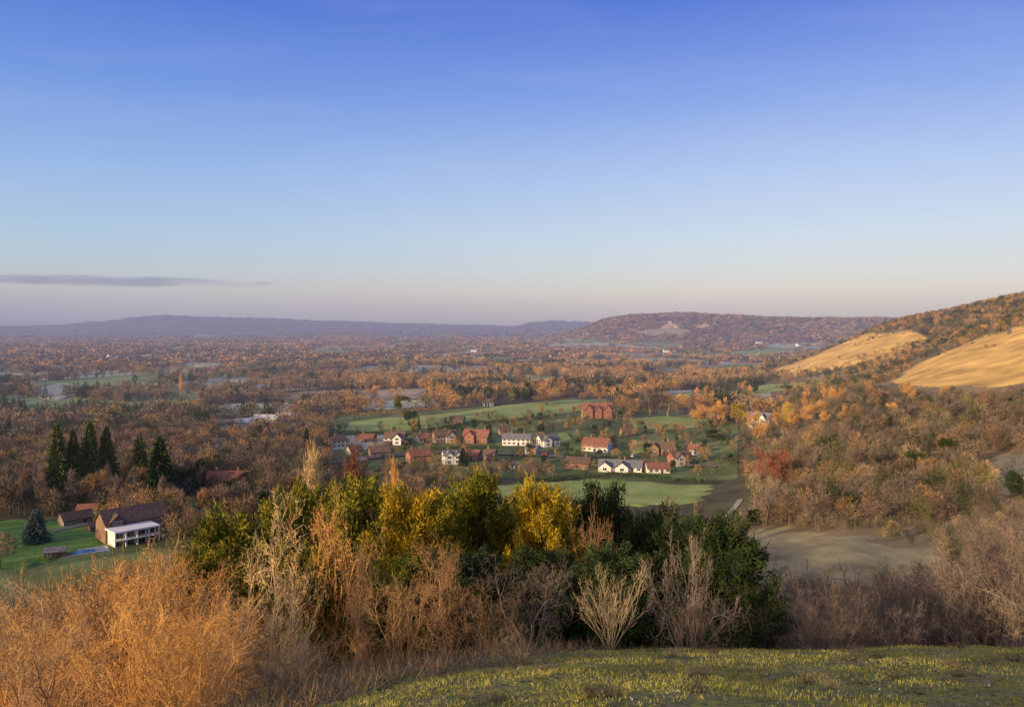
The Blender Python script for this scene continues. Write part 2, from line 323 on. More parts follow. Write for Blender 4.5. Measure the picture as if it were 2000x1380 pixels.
# ---------------------------------------------------------------- ground polygons in view
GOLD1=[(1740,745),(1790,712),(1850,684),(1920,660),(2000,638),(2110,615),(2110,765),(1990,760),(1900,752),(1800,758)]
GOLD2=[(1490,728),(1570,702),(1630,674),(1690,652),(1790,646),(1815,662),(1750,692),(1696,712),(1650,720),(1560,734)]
GREY1=[(1890,915),(1940,890),(2060,875),(2060,960),(1960,965),(1900,945)]
BROWN1=[(1455,1034),(1500,1028),(1560,1032),(1700,1055),(1830,1078),(1860,1105),(1800,1135),(1640,1150),(1480,1140)]
CHALK=[([(1290,641),(1294,634),(1300,635),(1304,628),(1311,627),(1314,633),(1322,634),(1328,641),(1316,639),(1305,643)],'left'),([(1360,639),(1366,634),(1371,636),(1376,631),(1388,637),(1376,640)],'right')]
FIELDS=[('f_green',[(860,955),(1080,940),(1150,935),(1250,937),(1395,948),(1398,960),(1350,985),(1250,990),(1150,985),(1000,980),(880,975)],'field','large pale green pasture just below the village'),
 ('f_green',[(640,838),(700,820),(800,815),(900,805),(1000,790),(1120,780),(1205,781),(1150,800),(1060,812),(980,818),(900,826),(800,840),(700,848)],'field','long green pasture rising behind the village'),
 ('f_frost',[(75,757),(130,747),(180,755),(175,765),(110,783),(75,778)],'field','pale frosted field at the far left'),
 ('f_frost',[(390,802),(450,788),(580,786),(612,798),(560,812),(400,814)],'field','pale frosted field behind the workshops'),
 ('f_tan',[(530,772),(600,764),(830,760),(840,776),(700,784),(560,784)],'field','tan stubble field beyond the barn'),
 ('f_bright',[(1375,720),(1440,711),(1500,712),(1490,726),(1440,736),(1390,732)],'field','bright green field left of the golden escarpment'),
 ('f_bright',[(1240,729),(1310,724),(1345,729),(1320,738),(1260,738)],'field','small bright green field in the woods right of centre'),
 ('f_green',[(1400,690),(1460,684),(1560,685),(1560,692),(1450,696)],'field','thin green field far out at the escarpment foot'),
 ('f_green',[(1295,775),(1340,765),(1420,762),(1425,778),(1350,792),(1300,792)],'field','green field right of the mansion trees'),
 ('f_green',[(1430,765),(1500,750),(1610,740),(1615,749),(1520,762),(1440,774)],'field','green grass strip below the golden slope'),
 ('f_green',[(1225,868),(1270,858),(1290,868),(1270,884),(1235,884)],'lawn','green lawn right of the red and white house'),
 ('f_green',[(1065,852),(1110,845),(1120,858),(1090,868),(1070,864)],'lawn','green lawn above the grey gabled white house'),
 ('f_bright',[(-60,1020),(60,1012),(190,1022),(215,1060),(120,1090),(60,1112),(-60,1125)],'lawn','lush lawn around the young blue spruce'),
 ('f_bright',[(320,1000),(350,976),(430,975),(440,990),(410,1012),(345,1020)],'lawn','lush lawn right of the modern house'),
 ('f_frost',[(600,728),(700,725),(765,729),(700,736),(610,736)],'field','pale strip of field in the middle of the plain'),
 ('f_frost',[(640,862),(690,850),(760,850),(770,866),(700,880),(650,878)],'lawn','pale lawn at the left end of the village'),
 ('f_frost',[(700,790),(740,782),(860,780),(850,792),(760,800),(710,800)],'field','pale field between the stubble and the poplars'),
 ('f_green',[(1120,905),(1150,902),(1170,910),(1150,918),(1120,916)],'lawn','small lawn left of the long white bungalow'),
 ('f_green',[(820,915),(900,910),(960,918),(950,930),(840,932)],'lawn','garden lawns in front of the twin gabled white house'),
 ('f_green',[(1130,745),(1190,738),(1225,745),(1180,754)],'field','small green field behind the mansion'),
 ('f_frost',[(1060,712),(1140,709),(1190,713),(1130,717)],'field','thin pale field in the distance at centre'),
 ('f_green',[(860,700),(940,697),(1010,700),(930,705)],'field','thin green field far out left of centre'),
 ('f_frost',[(330,712),(400,709),(470,712),(400,717)],'field','thin pale field far out at the left'),
 ('f_green',[(1230,820),(1300,812),(1390,818),(1380,832),(1300,838),(1235,834)],'field','green paddock between the mansion trees and the right village houses'),
 ('f_tan',[(1235,650),(1300,640),(1350,645),(1335,654),(1270,655)],'field','pale grassy field on the far wooded hill')]
ROADS=[('track',[(1405,1016),(1424,1003),(1438,988),(1446,976)],2.2,'path','pale path climbing beside the scrub right of the green pasture'),('road',[(640,905),(800,888),(900,882),(1000,888),(1100,893),(1200,892),(1290,905),(1400,912)],5,'road','village lane running between the two rows of houses'),('road',[(240,1000),(200,1012),(150,1030),(100,1040)],3.5,'driveway','curving drive behind the modern house')]
def build_ground():
    az=np.concatenate([np.arange(-180,-38,2.0),np.arange(-38,38,.115),np.arange(38,180,2.0)]); nA=len(az)
    r=np.concatenate([np.linspace(1.5,8,12)[:-1],np.geomspace(8,60,170)[:-1],np.geomspace(60,26000,420)]); nR=len(r)
    A,R=np.meshgrid(np.radians(az),r); X=R*np.sin(A); Y=R*np.cos(A); Z=height(X,Y)
    V=np.c_[X.ravel(),Y.ravel(),Z.ravel()]; V=np.concatenate([V,[[0,0,68.3]]])
    i=np.arange(nR-1)[:,None]*nA; j=np.arange(nA)[None]; j2=(j+1)%nA
    Fq=np.stack([i+j,i+nA+j,i+nA+j2,i+j2],-1).reshape(-1,4)[:,::-1]
    x,y,z=V[:,0],V[:,1],V[:,2]; rr=np.hypot(x,y)
    idh,ed=cells(x,y); n1=fbm(x/35,y/35,1)[:,None]
    yy=np.maximum(y,1); px0,row0=proj(x,yy,z)
    base=np.array([.09,.085,.042])*(.6+.8*n1)
    vil=(((px0>600)&(px0<1440)&(rr>370)&(rr<640))|((px0<460)&(rr<300)&(rr>150)))&(y>50); base=np.where(vil[:,None],np.array([.14,.18,.06])*(.6+.8*n1),base)
    wood=np.array([.11,.08,.048]); gr=np.array([.22,.29,.11]); pale=np.array([.40,.40,.29]); tan=np.array([.36,.28,.17])  # wood and base ground darkened to paint the shade between trees
    pl=np.where((idh<.54)[:,None],wood,np.where((idh<.74)[:,None],gr,np.where((idh<.87)[:,None],tan,pale)))
    k=sstep(560,760,rr)[:,None]; c=base*(1-k)+pl*k
    far=sstep(4500,7000,rr)[:,None]; c=c*(1-far)+np.array([.13,.11,.085])*(.4+1.2*fbm(x/400,y/90,8)[:,None])*far
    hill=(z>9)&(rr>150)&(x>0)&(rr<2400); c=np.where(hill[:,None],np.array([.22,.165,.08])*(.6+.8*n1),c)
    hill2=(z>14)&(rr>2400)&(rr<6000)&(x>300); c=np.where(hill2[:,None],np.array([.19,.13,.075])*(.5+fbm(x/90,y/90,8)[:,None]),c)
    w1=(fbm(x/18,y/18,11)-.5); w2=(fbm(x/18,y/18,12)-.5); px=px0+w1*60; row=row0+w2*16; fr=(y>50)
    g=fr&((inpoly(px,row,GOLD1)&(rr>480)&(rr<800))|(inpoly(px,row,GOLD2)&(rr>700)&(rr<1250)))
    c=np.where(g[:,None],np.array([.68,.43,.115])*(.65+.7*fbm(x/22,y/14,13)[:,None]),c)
    g=fr&inpoly(px,row,GREY1)&(rr>180)&(rr<350); c=np.where(g[:,None],np.array([.27,.235,.15])*(.5+1.0*fbm(x/6,y/6,13)[:,None]),c)
    px=px0+(fbm(x/5,y/5,11)-.5)*90; row=row0+(fbm(x/5,y/5,12)-.5)*34
    g=fr&inpoly(px,row,BROWN1)&(rr>120)&(rr<270); c=np.where(g[:,None],np.array([.33,.28,.135])*(.7+.6*fbm(x/1.3,y/9,13)[:,None]),c)
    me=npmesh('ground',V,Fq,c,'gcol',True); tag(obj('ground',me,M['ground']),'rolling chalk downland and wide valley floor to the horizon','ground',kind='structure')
build_ground()
def patch(name,mt,poly,label,cat,dz=.25,rings=10,ymin=95,kind='structure'):
    W=[hit(px,rw,ymin) for px,rw in poly]; B=[]
    n=len(W)
    for i in range(n):
        a=np.array(W[i][:2]); b=np.array(W[(i+1)%n][:2])
        for t in np.arange(6)/6: B.append(a*(1-t)+b*t)
    B=np.array(B); c=B.mean(0); B=c+(B-c)*(1+.05*np.sin(np.arange(len(B))*1.7)+.04*np.sin(np.arange(len(B))*.6))[:,None]
    V=[c[None]]+[c+(B-c)*k/rings for k in range(1,rings+1)]; V=np.concatenate(V); Z=height(V[:,0],V[:,1])+dz; m=len(B)
    Z[-m:]-=dz+.3
    me=bpy.data.meshes.new(name)
    fs=[(0,1+i,1+(i+1)%m) for i in range(m)]
    for k in range(rings-1):
        for i in range(m): a=1+k*m+i; b=1+k*m+(i+1)%m; fs.append((a,a+m,b+m,b))
    me.from_pydata([tuple(p) for p in np.c_[V,Z]],[],fs); me.update(); me.polygons.foreach_set('use_smooth',[True]*len(fs))
    if me.polygons[0].normal.z<0: me.flip_normals()
    return tag(obj(name,me,M[mt]),label,cat,kind=kind)
for mt_,poly,nm,lb in FIELDS:
    cx=sum(p[0] for p in poly)/len(poly); cy=sum(p[1] for p in poly)/len(poly); Y=hit(cx,cy)[1]
    patch(nm,mt_,poly,lb,'field' if nm=='field' else 'lawn',dz=.2+Y*.0009)
for poly,w in CHALK: patch('chalk_pit','chalk',poly,'bare orange lit chalk scar on the far wooded hill, the '+w+' one','chalk pit',dz=3,ymin=2400)
def strip(name,mt_,line,w,label,dz=.32):
    P=[hit(*p)[:2] for p in line]; Q=[]
    for a,b in zip(P[:-1],P[1:]):
        n=max(2,int(math.dist(a,b)/6))
        for i in range(n): t=i/n; Q.append((a[0]*(1-t)+b[0]*t,a[1]*(1-t)+b[1]*t))
    Q.append(P[-1]); Q=np.array(Q); D=np.gradient(Q,axis=0); D/=np.linalg.norm(D,axis=1)[:,None]; N=np.c_[-D[:,1],D[:,0]]
    A=Q+N*w/2; B=Q-N*w/2; V=np.concatenate([A,B]); V=np.c_[V,height(V[:,0],V[:,1])+dz]; n=len(Q)
    me=bpy.data.meshes.new(name); me.from_pydata([tuple(v) for v in V],[],[(i,i+1,n+i+1,n+i) for i in range(n-1)]); me.update()
    if me.polygons[0].normal.z<0: me.flip_normals()
    return tag(obj(name,me,M[mt_]),label,name,kind='structure')
for m_,l_,w_,n_,lb in ROADS: strip(n_,m_,l_,w_,lb,dz=.6 if n_!='path' else .25)
# ---------------------------------------------------------------- houses
WC={}
def window(parent,x,y,z,w,h,rz=0):
    k=(round(w,1),round(h,1)); w,h=k
    if k not in WC:
        b=MB(); t=.09
        b.box(-w/2-t,w/2+t,-.09,.01,-t,0); b.box(-w/2-t,w/2+t,-.09,.01,h,h+t); b.box(-w/2-t,-w/2,-.09,.01,0,h); b.box(w/2,w/2+t,-.09,.01,0,h); b.box(-.04,.04,-.085,.01,0,h)
        p=MB().box(-w/2,w/2,-.04,.005,0,h); f=b.build('window',M['frame'],parent); q=p.build('pane',M['pane'],f); WC[k]=(f.data,q.data)
    else:
        f=obj('window',WC[k][0],None,parent); q=obj('pane',WC[k][1],None,f)
    f.location=(x,y,z); f.rotation_euler=(0,0,rz); return f
def gable_roof(b,w,d,hw,hr,o=.45,axis='x',x0=None,x1=None,c=0):
    s=hr/(d/2); t=.28
    prof=[(c-d/2-o,hw-o*s),(c,hw+hr),(c+d/2+o,hw-o*s),(c+d/2+o,hw-o*s-t),(c,hw+hr-t),(c-d/2-o,hw-o*s-t)]
    b.prism(prof,(-w/2-o) if x0 is None else x0,(w/2+o) if x1 is None else x1,axis)
def house(px,row,wpx,label,wall='brick',roof='roofred',hw=5,hr=3,d=8,yaw=0.0,chim=(.3,),wings=(),hip=False,st=2,cols=4,name='house',cat='house',group=None,upper=None,w=None,tiny=False):
    x,y,z=hit(px,row); w=w or .94*wpx*y/F; r=empty(name,(x,y,z),math.radians(yaw)-math.atan2(x,y),(1,1,.95)); tag(r,label,cat,group); HOUSES.append((x,y+d*.4,max(w,d)*.56)); HOUSES.append((x,y-5,w*.4)); HOUSES.append((x*.97,y*.97,w*.42)); HOUSES.append((x*.945,y*.945,w*.36))
    if hip:
        MB().box(-w/2,w/2,-d/2,d/2,-2,hw-.05).build('wall',M[wall],r)
        b=MB(); o=.5; b.add([(-w/2-o,-d/2-o,hw),(w/2+o,-d/2-o,hw),(w/2+o,d/2+o,hw),(-w/2-o,d/2+o,hw),(-w/2+d*.4,0,hw+hr),(w/2-d*.4,0,hw+hr)],[(0,1,5,4),(1,2,5),(2,3,4,5),(3,0,4),(3,2,1,0)]); rf=b.build('roof',M[roof],r)
    else:
        MB().prism([(-d/2,-2),(-d/2,hw-.3),(0,hw+hr-.3),(d/2,hw-.3),(d/2,-2)],-w/2,w/2).build('wall',M[wall],r)
        b=MB(); gable_roof(b,w,d,hw,hr); rf=b.build('roof',M[roof],r)
    if upper: MB().box(-w/2-.03,w/2+.03,-d/2-.04,-d/2+.02,hw*.52,hw-.35).build('upper_cladding',M[upper],r)
    for c in chim:
        b=MB(); cx=w*(c-.5); b.box(cx-.45,cx+.45,-.35+.6,.35+.6,hw+hr*.4,hw+hr+1.1); b.box(cx-.52,cx+.52,.18,1.02,hw+hr+1.1,hw+hr+1.25)
        for q in (-.22,.22): b.box(cx+q-.12,cx+q+.12,.48,.72,hw+hr+1.25,hw+hr+1.6)
        b.build('chimney',M['brownbrick'],rf)
    used=[]
    for (wx,ww,wp,whr) in wings:
        cx=w*(wx-.5); used.append((cx-ww/2-.4,cx+ww/2+.4)); y0=-d/2-wp
        MB().prism([(cx-ww/2,-2),(cx-ww/2,hw-.3),(cx,hw+whr-.3),(cx+ww/2,hw-.3),(cx+ww/2,-2)],y0,0,'y').build('gable_wing',M[upper or wall],r)
        b=MB(); gable_roof(b,0,ww,hw,whr,.4,'y',y0-.4,0,cx); b.build('wing_roof',M[roof],r)
        for s_ in range(st): window(r,cx,y0,.8+s_*hw/max(st,1)*.98,min(1.8,ww*.45),1.2)
    if not tiny:
        dx=w/cols; door=False
        for i in range(cols):
            cx=-w/2+dx*(i+.5)
            if any(a-.6<cx<b_+.6 for a,b_ in used): continue
            for s_ in range(st):
                if s_==0 and not door and i>=cols//2:
                    dd=MB().box(-.5,.5,-.1,.02,-.2,2.05).build('door',M['door'],r); dd.location=(cx,-d/2,0); door=True; MB().box(.3,.4,-.14,-.1,.95,1.05).build('handle',M['rim'],dd); continue
                window(r,cx,-d/2-(.04 if (upper and s_==st-1) else 0),.8+s_*hw/st*.98,min(1.7,dx*.5),1.15)
        for s_ in range(st):
            for yy in (-d*.22,d*.22):
                window(r,-w/2,yy,.8+s_*hw/st*.98,1.1,1.1,-math.pi/2); window(r,w/2,yy,.8+s_*hw/st*.98,1.1,1.1,math.pi/2)
    else:
        for i in range(3): window(r,-w/3+w/3*i,-d/2,1,1.2,1.1)
    return r
V_=house
V_(1166,814,62,'large red brick mansion with steep red gables, alone on the green slope above the village',wall='brownbrick',upper='brick',hw=6,hr=4.8,d=10,yaw=8,chim=(.2,.8),wings=((.18,6,2,4),(.5,5,1,3),(.82,6,1.5,4)),cols=6)
V_(1167,880,57,'red roofed house with white lower walls below the hillside mansion',wall='white',upper='brick',roof='roofred',hw=4.6,hr=3,yaw=-24,chim=(.25,),cols=5)
V_(1295,888,50,'brown roofed brick house with white windows on the right of the village',wall='brownbrick',roof='roofbrown',hw=4.6,hr=3,yaw=-16,chim=(.7,),wings=((.25,5,1.5,2.4),))
V_(1327,906,40,'dark roofed brick house with a pale gable at the right village edge',wall='brick',roof='roofbrown',hw=4.3,hr=3,yaw=28,wings=((.3,5,1.4,2.6),),upper='cream',cols=4)
V_(1212,918,88,'long white bungalow with grey roof and gabled bays beside the green field',wall='white',roof='roofgrey',hw=2.7,hr=2.8,yaw=-4,st=1,cols=7,chim=(.6,),wings=((.15,6,2,2.4),(.55,6,2,2.4)))
V_(1283,921,46,'small white bungalow with red tiled roof near the field corner',wall='white',roof='roofred',hw=2.6,hr=2.2,yaw=16,st=1,cols=4,chim=(.5,))
V_(1130,913,50,'long brown roofed brick house behind the upper field hedge',wall='brick',roof='roofbrown',hw=3.2,hr=2.6,yaw=-14,st=1,cols=5,chim=(.8,))
V_(1010,868,58,'long white house with dark slate roof in the village centre',wall='white',roof='roofgrey',hw=4.2,hr=2.6,yaw=-9,cols=6,chim=(.3,.75))
V_(1070,869,42,'white house with grey gable just right of the long white house',wall='white',roof='roofgrey',hw=4,hr=2.6,yaw=25,wings=((.3,5,1.4,2.3),))
V_(932,863,54,'red brick house with steep red roof and wide front gable',wall='brick',roof='roofred',hw=4.6,hr=3.4,yaw=-20,wings=((.3,6,1.6,3),),chim=(.8,))
V_(868,863,46,'brick house with pale timbered gable left of the steep red roof',wall='brownbrick',roof='roofbrown',upper='cream',hw=4.6,hr=3.2,yaw=16,wings=((.7,5.5,1.5,3),),chim=(.15,))
V_(772,866,42,'red brick house with white gable at the left of the village row',wall='brick',roof='roofbrown',hw=4.4,hr=3,yaw=-16,wings=((.7,5,1.3,2.6),),upper='white')
V_(882,904,36,'bright white two storey house with twin gables',wall='white',roof='roofgrey',hw=5,hr=2.2,d=7,yaw=12,wings=((.25,4.2,1,2),(.75,4.2,1,2)),cols=3)
V_(818,902,46,'brick house with brown roof left of the twin gabled white house',wall='brick',roof='roofred',hw=4.4,hr=2.8,yaw=20,chim=(.2,))
V_(922,897,34,'low terracotta roofed house right of the twin gabled white house',wall='brownbrick',roof='roofred',hw=3.2,hr=2.4,yaw=-22,st=1,cols=4)
V_(740,893,40,'brown roofed house half hidden behind garden trees',wall='brownbrick',roof='roofbrown',hw=4,hr=2.8,yaw=12)
V_(957,901,22,'narrow red brick house among garden shrubs',wall='brick',roof='roofbrown',hw=4.4,hr=2.4,d=7,yaw=-12,cols=3)
V_(662,872,36,'pale house with brown hipped roof at the left end of the village',wall='cream',roof='roofbrown',hw=4.4,hr=2.6,yaw=16,hip=True)
V_(715,863,36,'low brown roofed house below the green slope',wall='brownbrick',roof='roofred',hw=3,hr=2.3,yaw=-20,st=1)
V_(826,862,24,'small terracotta cottage tucked left of the timbered gable',wall='cream',roof='roofred',hw=3,hr=2.4,d=7,yaw=20,st=1,cols=3)
V_(1042,886,24,'small grey roofed cottage below the long white house',wall='cream',roof='roofgrey',hw=3.2,hr=2.3,d=7,yaw=-30,st=1,cols=3)
V_(692,886,28,'small brown roofed bungalow on the pale lawn',wall='cream',roof='roofbrown',hw=2.8,hr=2.2,d=7,yaw=24,st=1,cols=3)
V_(985,848,22,'small brown roofed cottage above the long white house',wall='brownbrick',roof='roofbrown',hw=3,hr=2.4,d=7,yaw=12,st=1,cols=3)
V_(630,897,32,'pale walled bungalow at the lower left end of the village lane',wall='cream',roof='roofred',hw=3,hr=2.4,d=7,yaw=-18,st=1,cols=3)
V_(1355,886,30,'low red roofed house, rightmost of the upper village row',wall='white',roof='roofred',hw=3.2,hr=2.4,d=7,yaw=-26,st=1,cols=3)
V_(1225,850,26,'small brown roofed house on the slope right of the red and white house',wall='brownbrick',roof='roofbrown',hw=3.4,hr=2.4,d=7,yaw=18,st=1,cols=3)
V_(448,955,84,'long red brick house with chimneys standing in the dark left wood',wall='brick',roof='roofred',hw=5,hr=3.4,d=9,yaw=-10,chim=(.2,.7),wings=((.15,5,1.6,2.8),(.85,5,1.6,2.8)),cols=6)
V_(1486,832,44,'white house glimpsed between trees right of the village',wall='white',roof='roofgrey',hw=5.4,hr=3.6,yaw=-20,wings=((.7,5,1.4,3),),cols=4)
V_(953,792,20,'small white cottage on the skyline of the green slope',wall='white',roof='roofbrown',hw=3.4,hr=2.8,d=7,yaw=10,cols=3)
V_(893,826,28,'small brown roofed cottage halfway down the green slope',wall='brownbrick',roof='roofbrown',hw=3,hr=2.4,yaw=-10,st=1,cols=3)
V_(508,765,36,'farm barn with grey roof and sunlit orange wall',wall='brick',roof='roofpale',hw=5,hr=3,d=12,yaw=20,chim=(),st=1,name='barn',cat='barn',tiny=True)
V_(478,832,46,'white workshop with pale metal roof, right end of the left cluster',wall='white',roof='roofpale',hw=3.8,hr=2.2,d=12,yaw=16,chim=(),st=1,name='workshop',cat='building',tiny=True)
V_(522,824,52,'long white shed with pale roof at the back of the workshop cluster',wall='white',roof='roofpale',hw=3.8,hr=2.2,d=10,yaw=-20,chim=(),st=1,name='workshop',cat='building',tiny=True)
V_(437,838,36,'white building with blue grey roof, leftmost of the workshop cluster',wall='white',roof='roofgrey',hw=4.6,hr=2.6,d=10,yaw=5,chim=(),st=1,name='workshop',cat='building',tiny=True)
V_(565,817,32,'small white roofed shed, rightmost of the workshop cluster',wall='cream',roof='roofpale',hw=3.2,hr=1.8,d=9,yaw=12,chim=(),st=1,name='workshop',cat='building',tiny=True)
V_(428,876,24,'small white cottage in the trees below the workshops',wall='white',roof='roofbrown',hw=4,hr=2.6,d=7,yaw=0,cols=3)
V_(108,742,26,'dark gabled house beside the pale field at far left',wall='brick',roof='roofbrown',hw=6,hr=4,d=9,yaw=10,cols=4)
V_(312,752,20,'small grey roofed house among trees on the left plain',wall='cream',roof='roofgrey',hw=4,hr=3,d=9,yaw=-12,cols=3)
V_(640,752,20,'pale farmhouse in the trees beyond the stubble field',wall='cream',roof='roofbrown',hw=4,hr=3,d=9,yaw=8,cols=3)
for i,(px,rw,wp,lb) in enumerate([(925,687,12,'tiny white farm building far out on the plain'),(1482,671,14,'tiny white farm buildings below the far wooded hill'),(1300,688,10,'pale far barn left of the thin green field'),(860,662,9,'tiny pale building on the low ridge'),(215,700,9,'tiny pale farmhouse far out at the left'),(1560,676,9,'tiny pale barn at the foot of the sunlit escarpment')]):
    V_(px,rw,wp,lb,wall='white',roof='roofgrey',hw=6,hr=4,d=14,yaw=i*7,chim=(),st=1,name='farm_building',cat='building',tiny=True)
def modern():
    x,y,z=hit(266,1056); r=empty('modern_house',(x,y,z),-math.atan2(x,y)+.38,(.92,.92,.9)); tag(r,'brown roofed house with white flat roofed modern extension beside the pool','house'); HOUSES.append((x,y,15)); HOUSES.append((x-12,y-2,11)); HOUSES.append((x*.93,y*.93,9)); HOUSES.append((x*.87,y*.87,9))
    MB().box(-8.5,5.5,-3.2,3,-2,5.2).build('extension_wall',M['white'],r)
    MB().box(-9.3,6.1,-5.6,3.4,5.2,5.75).build('flat_roof',M['white'],r)
    MB().box(-9.3,6.1,-5.6,-3.2,2.35,2.7).build('terrace_slab',M['white'],r)
    for q in (-9,-5.4,-1.6,2.2,5.8): MB().box(q-.2,q+.2,-5.4,-5.0,-2,5.2).build('column',M['white'],r)
    for q in (-7,-3.3,.4,3.6):
        window(r,q,-3.2,.1,2.6,2.0); window(r,q,-3.2,2.9,2.6,2.0)
    MB().prism([(3.4,-2),(3.4,7.0),(8,10.9),(12.6,7.0),(12.6,-2)],-9,12.5).build('main_wall',M['brownbrick'],r)
    b=MB(); gable_roof(b,21.5,9.2,7.3,4,.5,'x',-9.6,13,8); rf=b.build('roof',M['roofbrown'],r)
    MB().box(-3,-2,8.4,9.2,8,12.6).build('chimney',M['brick'],rf)
    MB().prism([(-7.8,-1),(-7.8,7.0),(-5,9.6),(-2.2,7.0),(-2.2,-1)],3.05,8,'y').build('glazed_gable',M['timber'],r)
    b=MB(); gable_roof(b,0,5.6,7.3,2.6,.4,'y',2.7,8,-5); b.build('wing_roof',M['roofbrown'],r)
    for q in (-6,-4.2): window(r,q,3.05,6.2,1.2,1.3)
    for q in (7.4,9.6,11.6): window(r,q,3.38,4.6,1.3,1.2)
modern()
x,y,z=hit(166,1078)
r=empty('swimming_pool',(x,y,z+.25),-math.atan2(x,y)+.1,(.72,.72,1)); tag(r,'rectangular blue swimming pool with pale stone edge beside the white extension','pool')
b=MB(); b.box(-9,9,-4.6,-3.6,-1,.12); b.box(-9,9,3.6,4.6,-1,.12); b.box(-9,-8,-3.6,3.6,-1,.12); b.box(8,9,-3.6,3.6,-1,.12); b.build('pool_surround',M['paving'],r)
MB().box(-7.99,7.99,-3.59,3.59,-1,.02).build('pool_water',M['water'],r); HOUSES.append((x,y,12))
def hut(px,row,w,d,hw,hr,wall,roof,label,yaw,name='shed',cat='shed'):
    x,y,z=hit(px,row); r=empty(name,(x,y,z),yaw-math.atan2(x,y)); tag(r,label,cat); HOUSES.append((x,y,w*.7)); HOUSES.append((x*.96,y*.96,w*.5))
    MB().prism([(-d/2,-1.5),(-d/2,hw-.3),(0,hw+hr-.3),(d/2,hw-.3),(d/2,-1.5)],-w/2,w/2).build('wall',M[wall],r)
    b=MB(); gable_roof(b,w,d,hw,hr,.3); b.build('roof',M[roof],r); dd=MB().box(-.6,.6,-.08,.02,-.3,1.95).build('door',M['door'],r); dd.location=(w*.2,-d/2,0); window(r,-w*.25,-d/2,.9,1,.8)
hut(148,1022,10,6,2.4,2.2,'stone','roofbrown','old stone outbuilding with mossy brown roof behind the lawn',.35,'outbuilding','outbuilding')
hut(172,1006,7,5,2.4,2.0,'cream','roofred','small red roofed garage behind the stone outbuilding',-.3,'garage','garage')
hut(108,1087,5.5,4,2.2,.9,'timber','roofgrey','dark timber pool shed at the left end of the pool',-.1)
hut(184,1037,4,3.5,2.1,1.1,'timber','roofbrown','small timber garden shed between the outbuilding and the modern house',.4)
hut(1004,914,4.5,3.5,2.2,1.2,'white','roofgrey','small white garden shed in the village centre',.2)
hut(705,905,5,4,2.2,1.4,'timber','roofgrey','timber garden shed below the left village houses',.2)
def car(px,row,yaw,paint,label,group=None,dx=0,van=False):
    x,y,z=hit(px,row); x+=dx; z=h1(x,y)+.5; r=empty('parked_car',(x,y,z-.1),yaw); tag(r,label,'car',group); HOUSES.append((x,y-2,3.5))
    top=2.0 if van else 1.5
    b=MB(); b.prism([(-2.15,.3),(-2.2,.75),(-2.0,.95),(2.0 if van else 1.0,.98),(2.1,.85),(2.2,.6),(2.15,.3)],-.85,.85,'y'); b.build('body',M['paint_'+paint],r)
    b=MB(); ca=[(-2.0,.96),(-1.7,top-.08),(1.2 if van else .2,top-.08),(1.9 if van else 1.0,.96)]; b.prism(ca,-.74,.74,'y'); b.build('window_glass',M['pane'],r)
    MB().box(-1.68,1.1 if van else .15,-.72,.72,top-.079,top).build('roof_panel',M['paint_'+paint],r)
    for sx in (-1.35,1.35):
        for sy in (-.86,.86):
            V,Fc=tubes([(sx,sy-.1,.33)],[(sx,sy+.1,.33)],[.33],[.33],14); me=bpy.data.meshes.new('wheel'); n=14
            me.from_pydata([tuple(v) for v in V],[],[tuple(f) for f in Fc]+[tuple(range(n)),tuple(range(2*n-1,n-1,-1))]); wh=obj('wheel',me,M['tyre'],r)
            MB().box(sx-.15,sx+.15,sy-.12,sy+.12,.18,.48).build('rim',M['rim'],wh)
    for sy in (-.6,.6): MB().box(2.12,2.22,sy-.15,sy+.15,.62,.76).build('headlight',M['frame'],r)
car(203,1012,.3,'silver','silver car parked behind the modern house, left of the darker car'); car(226,1012,.5,'black','black car parked behind the modern house, right of the silver car')
for i,(px,rw,pt,lb) in enumerate([(1342,893,'blue','blue car by the brown roofed brick house at right'),(1238,893,'white','white car on the lane above the long white bungalow'),(960,884,'silver','silver car on the village lane below the red gabled house'),(1065,889,'red','red car on the lane below the grey gabled white house'),(835,884,'white','white car on the lane above the brown roofed brick house'),(1170,886,'black','black car in front of the red and white house')]): car(px,rw,.2+i*.7,pt,lb)
for i in range(9): car(455+i*14,842-(i%2)*5-i*1.2,1.3+i*.1,['white','silver','white','blue','white'][i%5],'vehicle parked in the yard in front of the white workshops','cars in the workshop yard')
for i in range(6): car(640+i*13,806+(i%2)*2,1.2,['white','silver','black'][i%3],'vehicle parked in a row beyond the round field tree','cars parked by the upper field')
x0,y0,z0=hit(-20,1112); x1,y1,z1=hit(115,1092); r=empty('fence',(x0,y0,h1(x0,y0))); tag(r,'dark post and rail fence along the lawn at the lower left','fence')
L=math.hypot(x1-x0,y1-y0); a=math.atan2(y1-y0,x1-x0); n=int(L/2.2)
for i in range(n+1):
    t=i/n; xx=x0+(x1-x0)*t; yy=y0+(y1-y0)*t; b=MB().box(-.06,.06,-.06,.06,-.3,1.3).build('post',M['timber'],r); b.location=(xx-x0,yy-y0,h1(xx,yy)-h1(x0,y0)+.2); b.rotation_euler=(0,0,a)
for q in (.45,.85,1.2):
    V,Fc=tubes([(0,0,q+.2)],[(x1-x0,y1-y0,h1(x1,y1)-h1(x0,y0)+q+.2)],[.05],[.05],4); obj('rail',npmesh('rail',V,Fc),M['timber'],r)
